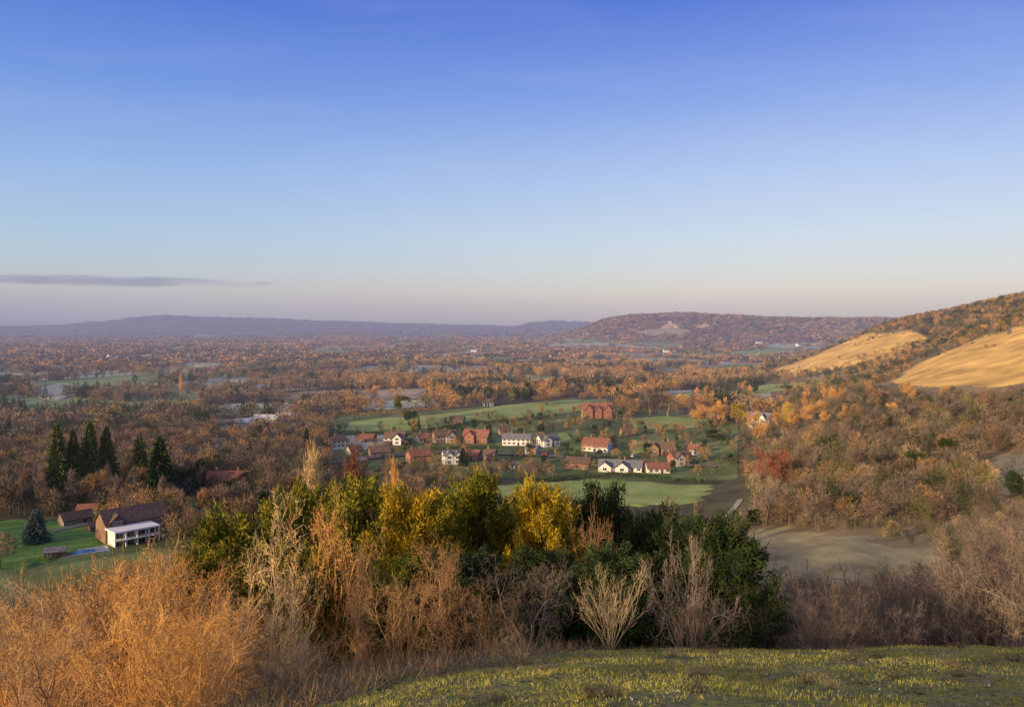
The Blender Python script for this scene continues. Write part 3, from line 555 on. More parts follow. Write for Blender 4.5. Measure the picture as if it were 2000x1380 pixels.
def hedge(line,h,w,mt_,label):
    P=[hit(*p) for p in line]; r=np.random.default_rng(len(line)+int(line[0][0])); pts=[]
    for a,b in zip(P[:-1],P[1:]):
        a2=np.array(a[:2]);b2=np.array(b[:2]); L=np.linalg.norm(b2-a2); k=int(L*26*h/2); t=r.uniform(0,1,k)[:,None]; d=(b2-a2)/L; nn=np.array([-d[1],d[0]])
        q=a2*(1-t)+b2*t+nn*r.uniform(-w/2,w/2,(k,1)); pts.append(np.c_[q,height(q[:,0],q[:,1])+r.uniform(0,1,k)**.7*h*(.75+.4*vnoise(q[:,0]/3,q[:,1]/3))])
    P_=np.concatenate(pts); o0=P_[0].copy(); V,Fc=tris(P_-o0,r.normal(size=P_.shape)+[0,0,.4],.7,.35,r); o=obj('hedge',npmesh('hedge',V,Fc),M[mt_]); o.location=o0; tag(o,label,'hedge')
hedge([(1010,948),(1150,932),(1250,934),(1400,944)],2.2,2,'leaf_dark','clipped dark hedge along the top of the large green field')
hedge([(1180,926),(1300,930)],1.4,1.2,'leaf_green','low green hedge in front of the long white bungalow')
hedge([(1100,893),(1240,900)],2,1.5,'leaf_dark','dark garden hedge above the long white bungalow')
hedge([(840,880),(960,876)],2.2,1.8,'leaf_dark','dark hedge below the steep red roofed house')
hedge([(700,812),(800,806),(900,796)],2.5,2,'twig_warm','brown bare hedge at the upper edge of the green slope')
hedge([(660,848),(800,850),(900,834),(1050,818)],2.5,2.4,'leaf_dark','dark hedge running below the long green slope')
hedge([(1120,858),(1140,866)],2.5,2,'leaf_green','short green hedge left of the red and white house')
hedge([(385,818),(600,814)],3,3,'twig_warm','brown hedge below the pale frosted field')
# ---------------------------------------------------------------- merged woods
def merged(name,pts,protos,label,cat='wood'):
    pts=np.array(pts); Vs=[];Fs=[];Ts=[];off=0
    r=np.random.default_rng(len(pts)); k=r.integers(0,len(protos),len(pts)); a=r.uniform(0,6.283,len(pts))
    for i,(V,Fc) in enumerate(protos):
        m=k==i; q=pts[m]; n=len(q)
        if n==0: continue
        ca,sa=np.cos(a[m])[:,None],np.sin(a[m])[:,None]; X=V[None,:,0]*ca-V[None,:,1]*sa; Yv=V[None,:,0]*sa+V[None,:,1]*ca
        W=np.stack([q[:,0:1]+X*q[:,3:4],q[:,1:2]+Yv*q[:,3:4],q[:,2:3]+V[None,:,2]*q[:,4:5]],-1).reshape(-1,3)
        Vs.append(W); Fs.append((Fc[None]+(np.arange(n)*len(V))[:,None,None]).reshape(-1,3)+off); off+=len(W)
        Ts.append(np.repeat(q[:,5:8],len(V),0))
    me=npmesh(name,np.concatenate(Vs),np.concatenate(Fs),np.concatenate(Ts)); o=obj(name,me,M['stuff']); tag(o,label,cat,kind='stuff'); return o
def with_trunk(vf):
    V,Fc=vf; T=np.array([[-.03,0,0],[.03,0,0],[0,0,.6],[0,-.03,0],[0,.03,0],[0,0,.6]]); return np.concatenate([V,T]),np.concatenate([Fc,[[0+len(V),1+len(V),2+len(V)],[3+len(V),4+len(V),5+len(V)]]])
NEARP=[with_trunk(cloud(200+i,420,.14,.014,nc=12,cr=.17)) for i in range(5)]
MIDP=[with_trunk(cloud(220+i,180,.16,.034,nc=9,cr=.16,zlo=.2)) for i in range(6)]
FARP=[cloud(240+i,34,.30,.14,nc=5,cr=.18,zlo=.2,zhi=.7) for i in range(6)]
CONP=[conecloud(260+i,220,.3,.06) for i in range(3)]
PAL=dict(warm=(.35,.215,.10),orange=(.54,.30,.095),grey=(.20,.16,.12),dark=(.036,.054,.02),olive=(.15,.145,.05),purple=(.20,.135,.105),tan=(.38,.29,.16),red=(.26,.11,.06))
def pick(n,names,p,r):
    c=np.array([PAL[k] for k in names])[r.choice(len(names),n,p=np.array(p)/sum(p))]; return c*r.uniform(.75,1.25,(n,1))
def excl(x,y,pad=0):
    z=height(x,y); px,row=proj(x,y,z); m=np.zeros(len(x),bool); R=np.hypot(x,y)
    for f in FIELDS: m|=inpoly(px,row+pad,f[1])
    for c,_ in CHALK: m|=inpoly(px,row,c)|inpoly(px,row-2,c)
    m|=inpoly(px,row,BROWN1)&(R<270)
    m|=(px>1700)&(R>430)&(R<600)&(row<np.interp(px,[1700,1800,1900,2100],[770,785,790,795]))
    for hx,hy,hr_ in HOUSES: m|=(x-hx)**2+(y-hy)**2<hr_**2
    return m,px,row,z
def sample(n,a0,a1,r0,r1,r):
    az=np.arctan((r.uniform(a0,a1,n)-1000)/F); R=np.sqrt(r.uniform(r0**2,r1**2,n)); return R*np.sin(az),R*np.cos(az)
r_=np.random.default_rng(99)
x,y=sample(20000,-80,2080,540,1500,r_); m,px,row,z=excl(x,y,3); R=np.hypot(x,y)
idh,ed=cells(x,y); n=fbm(x/45,y/45,21)
hill=(z>10)&(px>1480)
gold=((inpoly(px,row,GOLD1)&(R>480)&(R<800))|(inpoly(px,row,GOLD2)&(R>700)&(R<1250)))
goldk=gold&(fbm(x/25,y/25,71)>.68)
keep=((~m&~gold)|goldk)&((idh<.56)|(ed<9)|(n>.62)|(hill&(n>.3))|((R<740)&(px<620)))&((R>620)|(px<600)|(px>1450)|(n>.45))&~((px>600)&(px<1220)&(R<640))
x,y,z,px,R,n,hill,goldk=[q[keep] for q in (x,y,z,px,R,n,hill,goldk)]; N=len(x)
c=pick(N,['warm','orange','grey','dark','olive','purple','tan'],[.33,.28,.12,.07,.06,.05,.09],r_)
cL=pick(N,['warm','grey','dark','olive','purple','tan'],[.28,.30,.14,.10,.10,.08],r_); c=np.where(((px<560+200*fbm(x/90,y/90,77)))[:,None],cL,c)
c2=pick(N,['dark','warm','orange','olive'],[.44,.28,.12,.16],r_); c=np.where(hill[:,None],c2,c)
cl=fbm(x/70,y/70,31); c=np.where(((cl>.6)&~hill)[:,None],pick(N,['dark','olive','grey'],[.6,.25,.15],r_),c)
hh=r_.uniform(7,13,N)*(.65+.7*fbm(x/60,y/60,41)); hh=np.where(hill,hh*.6,hh); hh=np.where(goldk,hh*.45,hh)
P=np.c_[x,y,z-.3,hh*r_.uniform(.85,1.25,N),hh,c]; cm=(r_.uniform(size=N)<np.where(c.sum(1)<.15,.4,0))&~hill
merged('woodland',P[~cm],MIDP,'brown and orange winter woodland spreading across the middle of the valley')
Q=P[cm]; Q[:,3]*=.5; Q[:,4]*=1.25; merged('conifer_woodland',Q,CONP,'dark conifers standing in clumps within the valley woodland')
x,y=sample(36000,-80,2080,1400,4600,r_); m,px,row,z=excl(x,y); R=np.hypot(x,y); idh,ed=cells(x,y); n=fbm(x/160,y/160,22)
keep=~m&((idh<.52)|(ed<10)|(n>.62)|(z>20)); keep&=~((z>70)&(R<2400)&(r_.uniform(size=len(x))<.6)); x,y,z,R=[q[keep] for q in (x,y,z,R)]; N=len(x)
c=pick(N,['warm','orange','grey','dark','purple','olive'],[.32,.12,.2,.16,.14,.06],r_)*(.6+.8*fbm(x/300,y/300,50))[:,None]; hh=r_.uniform(6,11,N)*(1+R/9000)
merged('distant_woodland',np.c_[x,y,z-.5,hh*1.9,hh,c],FARP,'distant brown woodland and hedgerows fading into purple haze')
x,y=sample(9000,-80,2080,4600,8800,r_); z=height(x,y); n=fbm(x/350,y/350,23); k=n>.45; x,y,z=x[k],y[k],z[k]; N=len(x); hh=r_.uniform(12,20,N)
merged('horizon_woodland',np.c_[x,y,z-1,hh*3.5,hh,pick(N,['grey','dark','warm'],[.4,.35,.25],r_)],FARP,'hazy woods on the low ground before the long blue ridge')
def near_stuff(n,a0,a1,r0,r1,h0,h1_,names,p,label,nm,cond=None,wr=(.75,1.1),protos=NEARP):
    x,y=sample(n,a0,a1,r0,r1,r_); m,px,row,z=excl(x,y,6); R=np.hypot(x,y); g=(inpoly(px,row,GREY1)&(R<350))|inpoly(px,row,GOLD1); k=~m&~g
    if cond is not None: k&=cond(px,row,R,x,y)
    x,y,z=x[k],y[k],z[k]; N=len(x); hh=r_.uniform(h0,h1_,N)*(.7+.6*fbm(x/25,y/25,44)); merged(nm,np.c_[x,y,z-.3,hh*r_.uniform(wr[0],wr[1],N),hh,pick(N,names,p,r_)],protos,label)
near_stuff(1700,1430,2080,215,560,6,9.5,['grey','warm','purple','olive','dark','tan'],[.44,.12,.15,.10,.16,.03],'grey brown bare woodland on the shaded slope at right','slope_woodland',lambda px,row,R,x,y:(px>1480-(R-215)*.1))  # grey tints put the slope's shade into the tree colour
near_stuff(1200,1300,2080,88,300,1.8,4.4,['grey','purple','dark','tan','olive'],[.46,.16,.16,.1,.12],'bare grey scrub wood filling the hollow below the brow at right','scrub_woodland',lambda px,row,R,x,y:(row-4.5*F/R>960)&((px>1440)|(row-5*F/R>1000)))
near_stuff(1500,-100,640,270,560,8,12.5,['grey','warm','purple','dark','olive'],[.36,.28,.12,.18,.06],'dim bare woodland filling the left of the valley','valley_woodland',lambda px,row,R,x,y:(px<420)|(R>300))
near_stuff(1200,230,1080,110,385,4.5,8.5,['grey','warm','purple','dark','olive','tan'],[.32,.26,.12,.16,.08,.06],'bare wood on the low ground between the front evergreens and the village','hollow_woodland',lambda px,row,R,x,y:(row-8*F/R>885)&((px>440)|(row>1015))&((px>330)|(row>1085)))
near_stuff(1100,560,1460,380,640,2.4,6.6,['grey','warm','dark','olive','orange'],[.2,.27,.33,.12,.08],'garden trees and shrubs between the village houses','garden_shrubbery')
# ---------------------------------------------------------------- individual mid-distance trees
def zone(n,a0,a1,r0,r1,h0,h1_,spec,where,group,cond=None,sp=7,seed=1,hw=(.65,.95)):
    R_=np.random.default_rng(seed); got=[]
    x,y=sample(n*14,a0,a1,r0,r1,R_); m,px,row,z=excl(x,y,4)
    g=inpoly(px,row,GREY1)|inpoly(px,row,GOLD1)
    for i in range(len(x)):
        if m[i] or g[i] or (cond and not cond(px[i],row[i],y[i])): continue
        if any((x[i]-a)**2+(y[i]-b)**2<sp*sp for a,b in got): continue
        got.append((x[i],y[i]))
        u=R_.uniform(); acc=0
        for (pp,kind,proto,cm,lab,hf) in spec:
            acc+=pp
            if u<=acc: break
        h=R_.uniform(h0,h1_)*hf; w=h*R_.uniform(*hw)*(.5 if proto in('conifer',) else .7 if proto=='tallbare' else 1)
        plant(kind,proto,float(x[i]),float(y[i]),h,w,cm,lab+' '+where,group=lab+' '+group)
        if len(got)>=n: break
BT='bare_tree'
zone(66,-60,410,285,400,12,17,[(.56,BT,'tallbare','twig_grey','tall leafless grey tree',1),(.24,BT,'bare','twig_warm','leafless brown tree',.85),(.20,'evergreen_tree','leafy','leaf_dark','dark evergreen tree',.8)],'in the dark wood behind the lawn at left','of the left wood',sp=6,seed=3,hw=(.6,.85),cond=lambda px,row,y:row<1010)
zone(36,400,640,300,520,8,13,[(.5,BT,'bare','twig_grey','leafless grey brown tree',1),(.28,BT,'bare','twig_warm','leafless warm brown tree',1),(.22,'evergreen_tree','leafy','leaf_dark','dark rounded evergreen tree',.8)],'between the left wood and the workshops','left of the village',sp=8,seed=4)
zone(100,590,1430,385,590,4,8.2,[(.42,BT,'bare','twig_warm','small leafless brown tree',1.2),(.36,'evergreen_tree','leafy','leaf_dark','small dark evergreen',.9),(.1,'conifer_tree','conifer','leaf_green','slim green garden conifer',1.2),(.12,'garden_bush','leafy','leaf_green','rounded green garden bush',.6)],'in the village gardens','in the village',sp=6,seed=5)
zone(60,640,1480,640,800,9,15,[(.45,BT,'bare','twig_orange','leafless sunlit orange tree',1),(.33,BT,'bare','twig_warm','leafless brown tree',1),(.22,'evergreen_tree','leafy','leaf_dark','dark evergreen tree',.9)],'on the rise behind the village','behind the village',sp=10,seed=6)
zone(90,1440,2060,225,470,7,10,[(.54,BT,'bare','twig_grey','leafless grey tree',1),(.14,BT,'bush','twig_warm','bushy leafless brown tree',.8),(.10,BT,'bare','twig_tan','leafless pale tan tree',.9),(.22,'evergreen_tree','leafy','leaf_dark','dark green evergreen',.7)],'on the shaded slope at right','on the right slope',sp=8,seed=7,cond=lambda px,row,y:px>1470,hw=(.8,1.1))  # grey twigs carry the slope's shade in their colour
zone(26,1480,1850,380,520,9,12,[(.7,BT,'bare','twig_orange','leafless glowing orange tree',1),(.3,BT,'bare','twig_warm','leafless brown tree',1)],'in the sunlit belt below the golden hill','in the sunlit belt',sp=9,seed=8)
PT=plant_top
PT('spruce_tree','conifer',312,850,318,80,'leaf_dark','tall dark spruce with drooping tiers, tallest tree behind the brown roofed modern house',tm='bark_dark')
PT('spruce_tree','conifer',70,992,258,64,'leaf_blue','young blue green spruce standing alone on the lawn',tm='bark_dark')
for i,(px,tp,w) in enumerate([(112,824,64),(143,838,58),(175,818,66),(208,830,62),(272,846,54)]):
    PT('conifer_tree','conifer',px,tp,320+i*4,w,'leaf_green','pointed green conifer rising above the left wood, '+['leftmost','second from left','third from left','fourth from left','rightmost'][i]+' of five',tm='bark_dark')
PT('conifer_tree','conifer',386,815,520,36,'leaf_green','pointed conifer above the left wood edge, right of the pointed five')
PT('poplar_tree','column',352,724,800,11,'twig_orange','single slender orange poplar on the left plain')
for i,(px,tp) in enumerate([(842,752),(855,746),(868,744),(880,752),(892,762)]): PT('poplar_tree','column',px,tp,690+i*5,19,'twig_orange','tall sunlit orange poplar, '+['first','second','third','fourth','fifth'][i]+' from the left in the row of five',tm='bark_dark')
PT('pine_tree','pine',787,772,560,46,'leaf_yew','golden sunlit pine with dark underside on the green slope')
PT('evergreen_tree','leafy',803,800,540,34,'leaf_dark','dark green tree at the right foot of the golden pine')
PT('bare_tree','bare',694,797,590,44,'twig_warm','round leafless tree standing alone in the upper green field')
PT('bare_tree','bare',655,806,585,30,'twig_warm','smaller leafless tree left of the round field tree')
PT('bare_tree','bare',1062,764,640,80,'twig_warm','broad brown leafless tree with rounded crown left of the mansion')
for i,(px,tp,w,cm) in enumerate([(1235,770,66,'twig_warm'),(1270,756,80,'twig_grey'),(1305,768,64,'twig_warm')]): PT('bare_tree','bare',px,tp,585,w,cm,'large leafless tree right of the mansion, '+['left','middle','right'][i]+' of three')
PT('bare_tree','bare',1365,788,520,74,'twig_orange','broad glowing orange leafless tree right of the village')
PT('pine_tree','pine',1440,786,500,34,'leaf_gold','slim tall golden green pine right of the village')
PT('pine_tree','pine',1408,770,520,30,'twig_orange','slender orange topped tree left of the slim pine')
PT('larch_tree','column',1541,786,430,38,'leaf_yellow','bright yellow tree shining on the right slope')
for i,(px,tp,w) in enumerate([(1580,788,76),(1622,784,70),(1480,800,50)]): PT('bare_tree','bare',px,tp,405,w,'twig_orange','glowing orange leafless tree near the yellow tree, '+['centre','right','left'][i]+' of three')
PT('bare_tree','bush',1518,872,300,96,'twig_red','dark red leafless tree at the foot of the right slope')
PT('bare_tree','bush',1492,925,262,78,'twig_tan','pale tan bushy tree below the dark red tree')
PT('evergreen_tree','leafy',1400,836,470,50,'leaf_dark','broad dark evergreen right of the village')
PT('evergreen_tree','leafy',1250,832,545,36,'leaf_dark','dark evergreen between the mansion and the red and white house')
PT('evergreen_tree','leafy',1790,880,255,70,'leaf_dark','low dark green tree halfway up the shaded slope')
PT('conifer_tree','conifer',599,834,440,32,'leaf_dark','pointed dark conifer left of the village')
PT('conifer_tree','conifer',904,872,400,24,'leaf_dark','narrow dark conifer beside the twin gabled white house')
PT('bare_tree','bare',606,862,150,100,'twig_pale','pale sandy leafless tree rising above the front evergreens')
PT('bare_tree','bare',686,862,170,110,'twig_red','reddish leafless tree rising beside the pale sandy tree')
PT('bare_tree','bare',770,892,150,66,'twig_orange','small orange leafless tree just above the front evergreens')
PT('bare_tree','bush',1340,962,95,120,'twig_grey','grey leafless bush behind the right end of the front yews')
# ---------------------------------------------------------------- foreground
def yew_proto(seed,n=64000,nc=190):
    r=np.random.default_rng(seed); z=r.uniform(.04,.97,nc); a=r.uniform(0,6.283,nc); lob=.82+.2*np.sin(a*2+seed)+.14*np.sin(a*3+z*5+seed*2)
    Rm=.5*np.clip((1-z)*1.9,0,1)**.62*lob*(.85+.3*r.uniform(size=nc)); q=Rm*np.sqrt(r.uniform(.3,1,nc))*.95
    C=np.c_[np.cos(a)*q,np.sin(a)*q,z*.88]; D0=np.c_[np.cos(a)*.55,np.sin(a)*.55,np.full(nc,.62)]+r.normal(size=(nc,3))*.25; D0/=np.linalg.norm(D0,axis=1)[:,None]
    Lc=r.uniform(.07,.18,nc)
    k=r.integers(0,nc,n); t=r.uniform(-.35,1,n); rad=.055*(1-.75*np.clip(t,0,1))
    sub=(np.floor(r.uniform(0,9,n))); sd=np.c_[np.sin(sub*2.4+k),np.cos(sub*2.4+k),np.sin(sub*4.1+k*2)*.5]
    P=C[k]+D0[k]*(t*Lc[k])[:,None]+sd*(rad*.9)[:,None]*(.75+t[:,None]*.5)+r.normal(size=(n,3))*.012; P[:,2]=np.clip(P[:,2],.01,1.02)
    D=D0[k]+sd*.6+r.normal(size=(n,3))*.45
    V,Fc=tris(P,D,r.uniform(.6,1.3,n)*.022,.0085,r)
    seg,_=grow(seed,stems=3,L=1,spread=.3,levels=1,kids=(9,),ratio=.4,ang=.7,r0=.022,nseg=7,up=.1,start=.1,base_r=.05); zs,xs=normalise(seg,1)
    return npmesh('trunk',*segmesh(seg,lambda s:True,.85/zs,.34/xs,.8,0,5)),npmesh('crown',V,Fc)
PROTO['yew']=[yew_proto(301+i) for i in range(5)]
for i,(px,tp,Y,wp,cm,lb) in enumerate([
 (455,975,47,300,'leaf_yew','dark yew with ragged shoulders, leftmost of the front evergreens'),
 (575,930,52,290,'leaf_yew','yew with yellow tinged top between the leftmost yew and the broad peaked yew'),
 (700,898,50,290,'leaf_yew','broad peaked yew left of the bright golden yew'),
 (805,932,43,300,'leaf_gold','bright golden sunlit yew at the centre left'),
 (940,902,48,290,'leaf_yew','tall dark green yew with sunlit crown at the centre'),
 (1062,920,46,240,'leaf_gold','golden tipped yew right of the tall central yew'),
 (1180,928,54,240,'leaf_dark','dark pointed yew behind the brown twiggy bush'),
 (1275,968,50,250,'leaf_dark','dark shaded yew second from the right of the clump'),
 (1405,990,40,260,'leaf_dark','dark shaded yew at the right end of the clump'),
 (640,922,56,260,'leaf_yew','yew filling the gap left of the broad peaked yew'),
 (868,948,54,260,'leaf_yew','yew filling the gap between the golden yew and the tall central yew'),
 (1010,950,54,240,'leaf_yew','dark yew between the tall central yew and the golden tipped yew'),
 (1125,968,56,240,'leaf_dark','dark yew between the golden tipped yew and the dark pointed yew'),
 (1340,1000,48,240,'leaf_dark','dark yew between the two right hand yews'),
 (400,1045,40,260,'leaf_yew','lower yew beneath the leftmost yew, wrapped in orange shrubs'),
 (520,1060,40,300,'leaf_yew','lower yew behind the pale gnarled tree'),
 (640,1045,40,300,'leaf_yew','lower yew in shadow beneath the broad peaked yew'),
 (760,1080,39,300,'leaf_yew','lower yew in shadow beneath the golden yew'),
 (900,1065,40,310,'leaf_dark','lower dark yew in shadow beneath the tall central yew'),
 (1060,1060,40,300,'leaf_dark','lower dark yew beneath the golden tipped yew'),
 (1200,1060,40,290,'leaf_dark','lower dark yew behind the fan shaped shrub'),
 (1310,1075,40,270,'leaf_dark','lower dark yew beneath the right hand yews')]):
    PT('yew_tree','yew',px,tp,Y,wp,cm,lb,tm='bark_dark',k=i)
def shrub_proto(seed,rmin=.0011,nt=3000,tl=.05,tw=.0024,qx=.95,rs=.8,**kw):
    seg,tips=grow(seed,**kw); zs,xs=normalise(seg,.995,qx); kz=.97/zs; kx=.5/xs
    a=npmesh('stems',*segmesh(seg,lambda s:s[4]<=0,kz,kx,kz*rs,rmin,5))
    V,Fc=segmesh(seg,lambda s:s[4]>0,kz,kx,kz*rs,rmin,3); return a,npmesh('twigs',*with_twigs(V,Fc,tips,kx,kz,nt,tl,tw,seed,.022,.5))
PROTO['shrub']=[shrub_proto(401+i,rs=1.1,stems=8,L=1,spread=1.2,levels=3,kids=(7,6,4),ratio=.5,ang=.8,r0=.012,nseg=7,up=.02,start=.12,base_r=.03,wob=.18,decay=.3,qx=.9) for i in range(4)]
PROTO['dense']=[shrub_proto(421+i,rs=1.1,rmin=.0014,nt=3500,tl=.045,stems=11,L=1,spread=1.4,levels=3,kids=(8,6,4),ratio=.46,ang=.85,r0=.011,nseg=6,up=.02,start=.12,base_r=.03,wob=.2,decay=.3,qx=.92) for i in range(4)]
PROTO['fan']=[shrub_proto(441+i,rmin=.0014,nt=1800,tl=.06,stems=12,L=1,spread=.95,levels=3,kids=(6,5,3),ratio=.45,ang=.45,r0=.010,nseg=7,up=.07,start=.25,base_r=.02,wob=.08) for i in range(2)]
PROTO['fgtree']=[shrub_proto(451+i,rs=1.1,rmin=.0013,nt=1500,tl=.035,tw=.002,stems=3,L=1,spread=.9,levels=4,kids=(7,5,4,3),ratio=.62,ang=.85,r0=.018,nseg=8,up=.01,start=.2,base_r=.01,wob=.2,decay=.25,qx=.88) for i in range(3)]
PROTO['sapling']=[shrub_proto(461+i,rmin=.0012,nt=2000,stems=7,L=1,spread=.8,levels=3,kids=(8,4,3),ratio=.42,ang=.65,r0=.009,nseg=8,up=.06,start=.15,base_r=.03,wob=.14,qx=.93) for i in range(3)]
SP=('stems','twigs')
def shr(px,tp,Y,wp,proto,cm,lb,kind='bare_shrub',cat='shrub',group=None,tm=None,k=None):
    return PT(kind,proto,px,tp,Y,wp,cm,lb,cat=cat,group=group,tm=tm or cm,parts=SP,k=k)
shr(520,952,34,230,'fgtree','twig_pale','pale gnarled leafless tree lit by the sun in front of the left yews','bare_tree','tree',k=0)
shr(640,965,38,180,'fgtree','twig_orange','slender leafless tree with orange twigs between the pale tree and golden yew','bare_tree','tree',k=1)
shr(700,1060,35,150,'fgtree','twig_warm','leafless brown tree left of the golden yew','bare_tree','tree',k=2)
shr(870,1050,27,260,'fgtree','twig_warm','spreading leafless shrub tree with arching branches below the central yew','bare_tree','tree',k=2)
shr(790,1120,26,160,'shrub','twig_warm','tangled leafless shrub left of the arching shrub tree',k=1)
shr(950,1130,27,160,'shrub','twig_warm','tangled leafless shrub right of the arching shrub tree',k=2)
shr(1035,1070,29,180,'fgtree','twig_grey','tall thin leafless shrub tree below the golden tipped yew','bare_tree','tree',k=1)
shr(1192,1092,27,150,'fan','twig_tan','fan shaped pale grey leafless shrub at the edge of the grass',k=0)
shr(1345,1045,31,160,'dense','twig_grey','rounded grey brown leafless shrub in front of the right yews',k=0)
shr(1015,1208,21,90,'dense','twig_tan','small pale leafless shrub at the grass edge, centre',k=1)
shr(1155,985,43,140,'dense','twig_warm','brown twiggy bush between the golden tipped yew and the dark pointed yew',k=2)
shr(555,1175,24,130,'fan','twig_pale','pale upright shrub at the lower left centre',k=1)
R5=np.random.default_rng(55)
tgt=([-100,0,150,250,350,450,600,700],[1085,1075,1052,1035,1035,1090,1190,1270])
pts=[]
for Y in np.arange(13,47,2.2):
    x=-.72*Y
    while True:
        x+=R5.uniform(1.5,2.7)*(1+Y/70)
        yy=Y+R5.uniform(-.9,.9); lim=np.interp(yy,[10,12,15,19,27,34,50],[-7.5,-7.2,-6.4,-4.6,-4.2,-9,-17])
        if x>lim: break
        pts.append((x,yy))
for i,(x,Y) in enumerate(pts):
    px=1000+F*x/Y; row=np.interp(px,*tgt)+(46-Y)*4+R5.uniform(-15,45); z=h1(x,Y); h=(CZ-Y*(row-HR)/F)-z; h=min(max(h,1.3),9.5)
    cm=['twig_orange','twig_orange','twig_warm','twig_orange','twig_tan'][R5.integers(0,5)] if px<520 else ['twig_warm','twig_tan'][R5.integers(0,2)]
    pr=['shrub','dense','shrub','sapling'][R5.integers(0,4)]
    lab='leafless shrub glowing orange in the sunlit thicket at lower left' if px<520 else 'tangled brown leafless shrub beside the grass edge below the yews'
    plant('bare_shrub',pr,x,Y,h,min(h*R5.uniform(.85,1.15),6.5 if Y>20 else 4.5),cm,lab,'shrub','shrubs of the '+('orange thicket' if px<520 else 'brown thicket'),tm=cm,parts=SP,z=z)
for i in range(90):
    Y=R5.uniform(32,95); px=R5.uniform(1440,2050); x=(px-1000)/F*Y; row=np.interp(px,[1440,1550,1700,1850,1950,2050],[1120,1100,1110,1100,1010,980])+R5.uniform(-10,75); z=h1(x,Y); h=min(max(CZ-Y*(row-HR)/F-z,1.2),9)
    plant('bare_shrub',['sapling','dense','shrub'][i%3],x,Y,h,h*R5.uniform(.7,1.2),'twig_grey' if i%5 else 'twig_warm','thin grey leafless shrub in the shaded scrub below the brow at right','shrub','grey scrub below the brow',tm='bark_grey',parts=SP,z=z)  # shade of this scrub is put into the grey twig colour
EX=[9,12,15,19,27,31]; EG=[-6,-5.2,-3.6,-1.2,3.8,6]
n=70000; Y=R5.uniform(11,60,n); lo_=-.72*Y; hi=np.interp(Y,[11,12,15,19,27,30,60],[-5.2,-5,-3.4,-1,4.5,25,42]); x=lo_+(hi-lo_)*R5.uniform(size=n); k=(x<np.interp(Y,EX,EG)-(fbm(Y*2,Y,3)-.3)*1.2)|(Y>28.5); x=x[k];Y=Y[k]; z=height(x,Y); P=np.c_[x,Y,z-.02]
V,Fc=tris(P,R5.normal(size=P.shape)*.6+[0,0,.6],R5.uniform(.2,.7,len(P)),.018,R5); c=pick(len(P),['grey','purple','warm','olive','tan'],[.3,.2,.25,.15,.1],R5)
o=obj('undergrowth',npmesh('undergrowth',V,Fc,np.repeat(c,3,0)*.9),M['grass_blades']); tag(o,'dry brown brambles and dead stems under the shrubs','undergrowth',kind='stuff')
n=240000; Y=R5.uniform(9.5,31,n); x=R5.uniform(-.55,.72,n)*Y; k=x>np.interp(Y,EX,EG)-.2; x=x[k];Y=Y[k]; dn=fbm(x/1.1,Y/1.1,61); k=dn>R5.uniform(.2,.75,len(x)); x=x[k];Y=Y[k];dn=dn[k]; z=height(x,Y); P=np.c_[x,Y,z-.01]
V,Fc=tris(P,R5.normal(size=P.shape)*.55+[0,0,.8],R5.uniform(.03,.095,len(P))*(.6+dn),.016,R5)
g1=np.array([.36,.35,.055]);g2=np.array([.44,.35,.14]);g3=np.array([.17,.19,.04]); u=R5.uniform(size=(len(P),1)); c=np.where(u<.5,g1,np.where(u<.72,g2,g3))*(.5+dn[:,None])*(.55+.9*fbm(x/3,Y/3,88))[:,None]
o=obj('grass',npmesh('grass',V,Fc,np.repeat(c,3,0)),M['grass_blades']); tag(o,'short mossy green turf on the near slope','grass',kind='stuff')
for i in range(44):
    Y=R5.uniform(12.5,27); px=R5.uniform(700,2000); x=(px-1000)/F*Y
    if x<np.interp(Y,[12,19,27],[-3.8,-.2,4.2])+.3: continue
    plant('dry_tuft','dense',x,Y,R5.uniform(.12,.30),R5.uniform(.3,.6),'twig_grey' if i%3==0 else 'bark_dark','low dark dry tuft on the mossy turf','tuft','dry tufts on the turf',tm='bark_dark',parts=SP)
n=260; Y=R5.uniform(10,27,n); x=R5.uniform(-.3,.7,n)*Y; k=x>np.interp(Y,EX,EG)+.6; x=x[k];Y=Y[k]; z=height(x,Y)+.01; oc=np.array([[1,0,0],[-1,0,0],[0,1,0],[0,-1,0],[0,0,1],[0,0,-1.]]); of=np.array([[0,2,4],[2,1,4],[1,3,4],[3,0,4],[2,0,5],[1,2,5],[3,1,5],[0,3,5]])
s=R5.uniform(.008,.022,(len(x),1,1)); V=(np.c_[x,Y,z][:,None,:]+oc[None]*s*R5.uniform(.6,1.4,(len(x),6,1))).reshape(-1,3); Fc=(of[None]+(np.arange(len(x))*6)[:,None,None]).reshape(-1,3)
o=obj('chalk_chips',npmesh('chalk_chips',V,Fc,np.full((len(V),3),.55)),M['grass_blades']); tag(o,'small white chalk chips scattered over the turf','stones',kind='stuff')
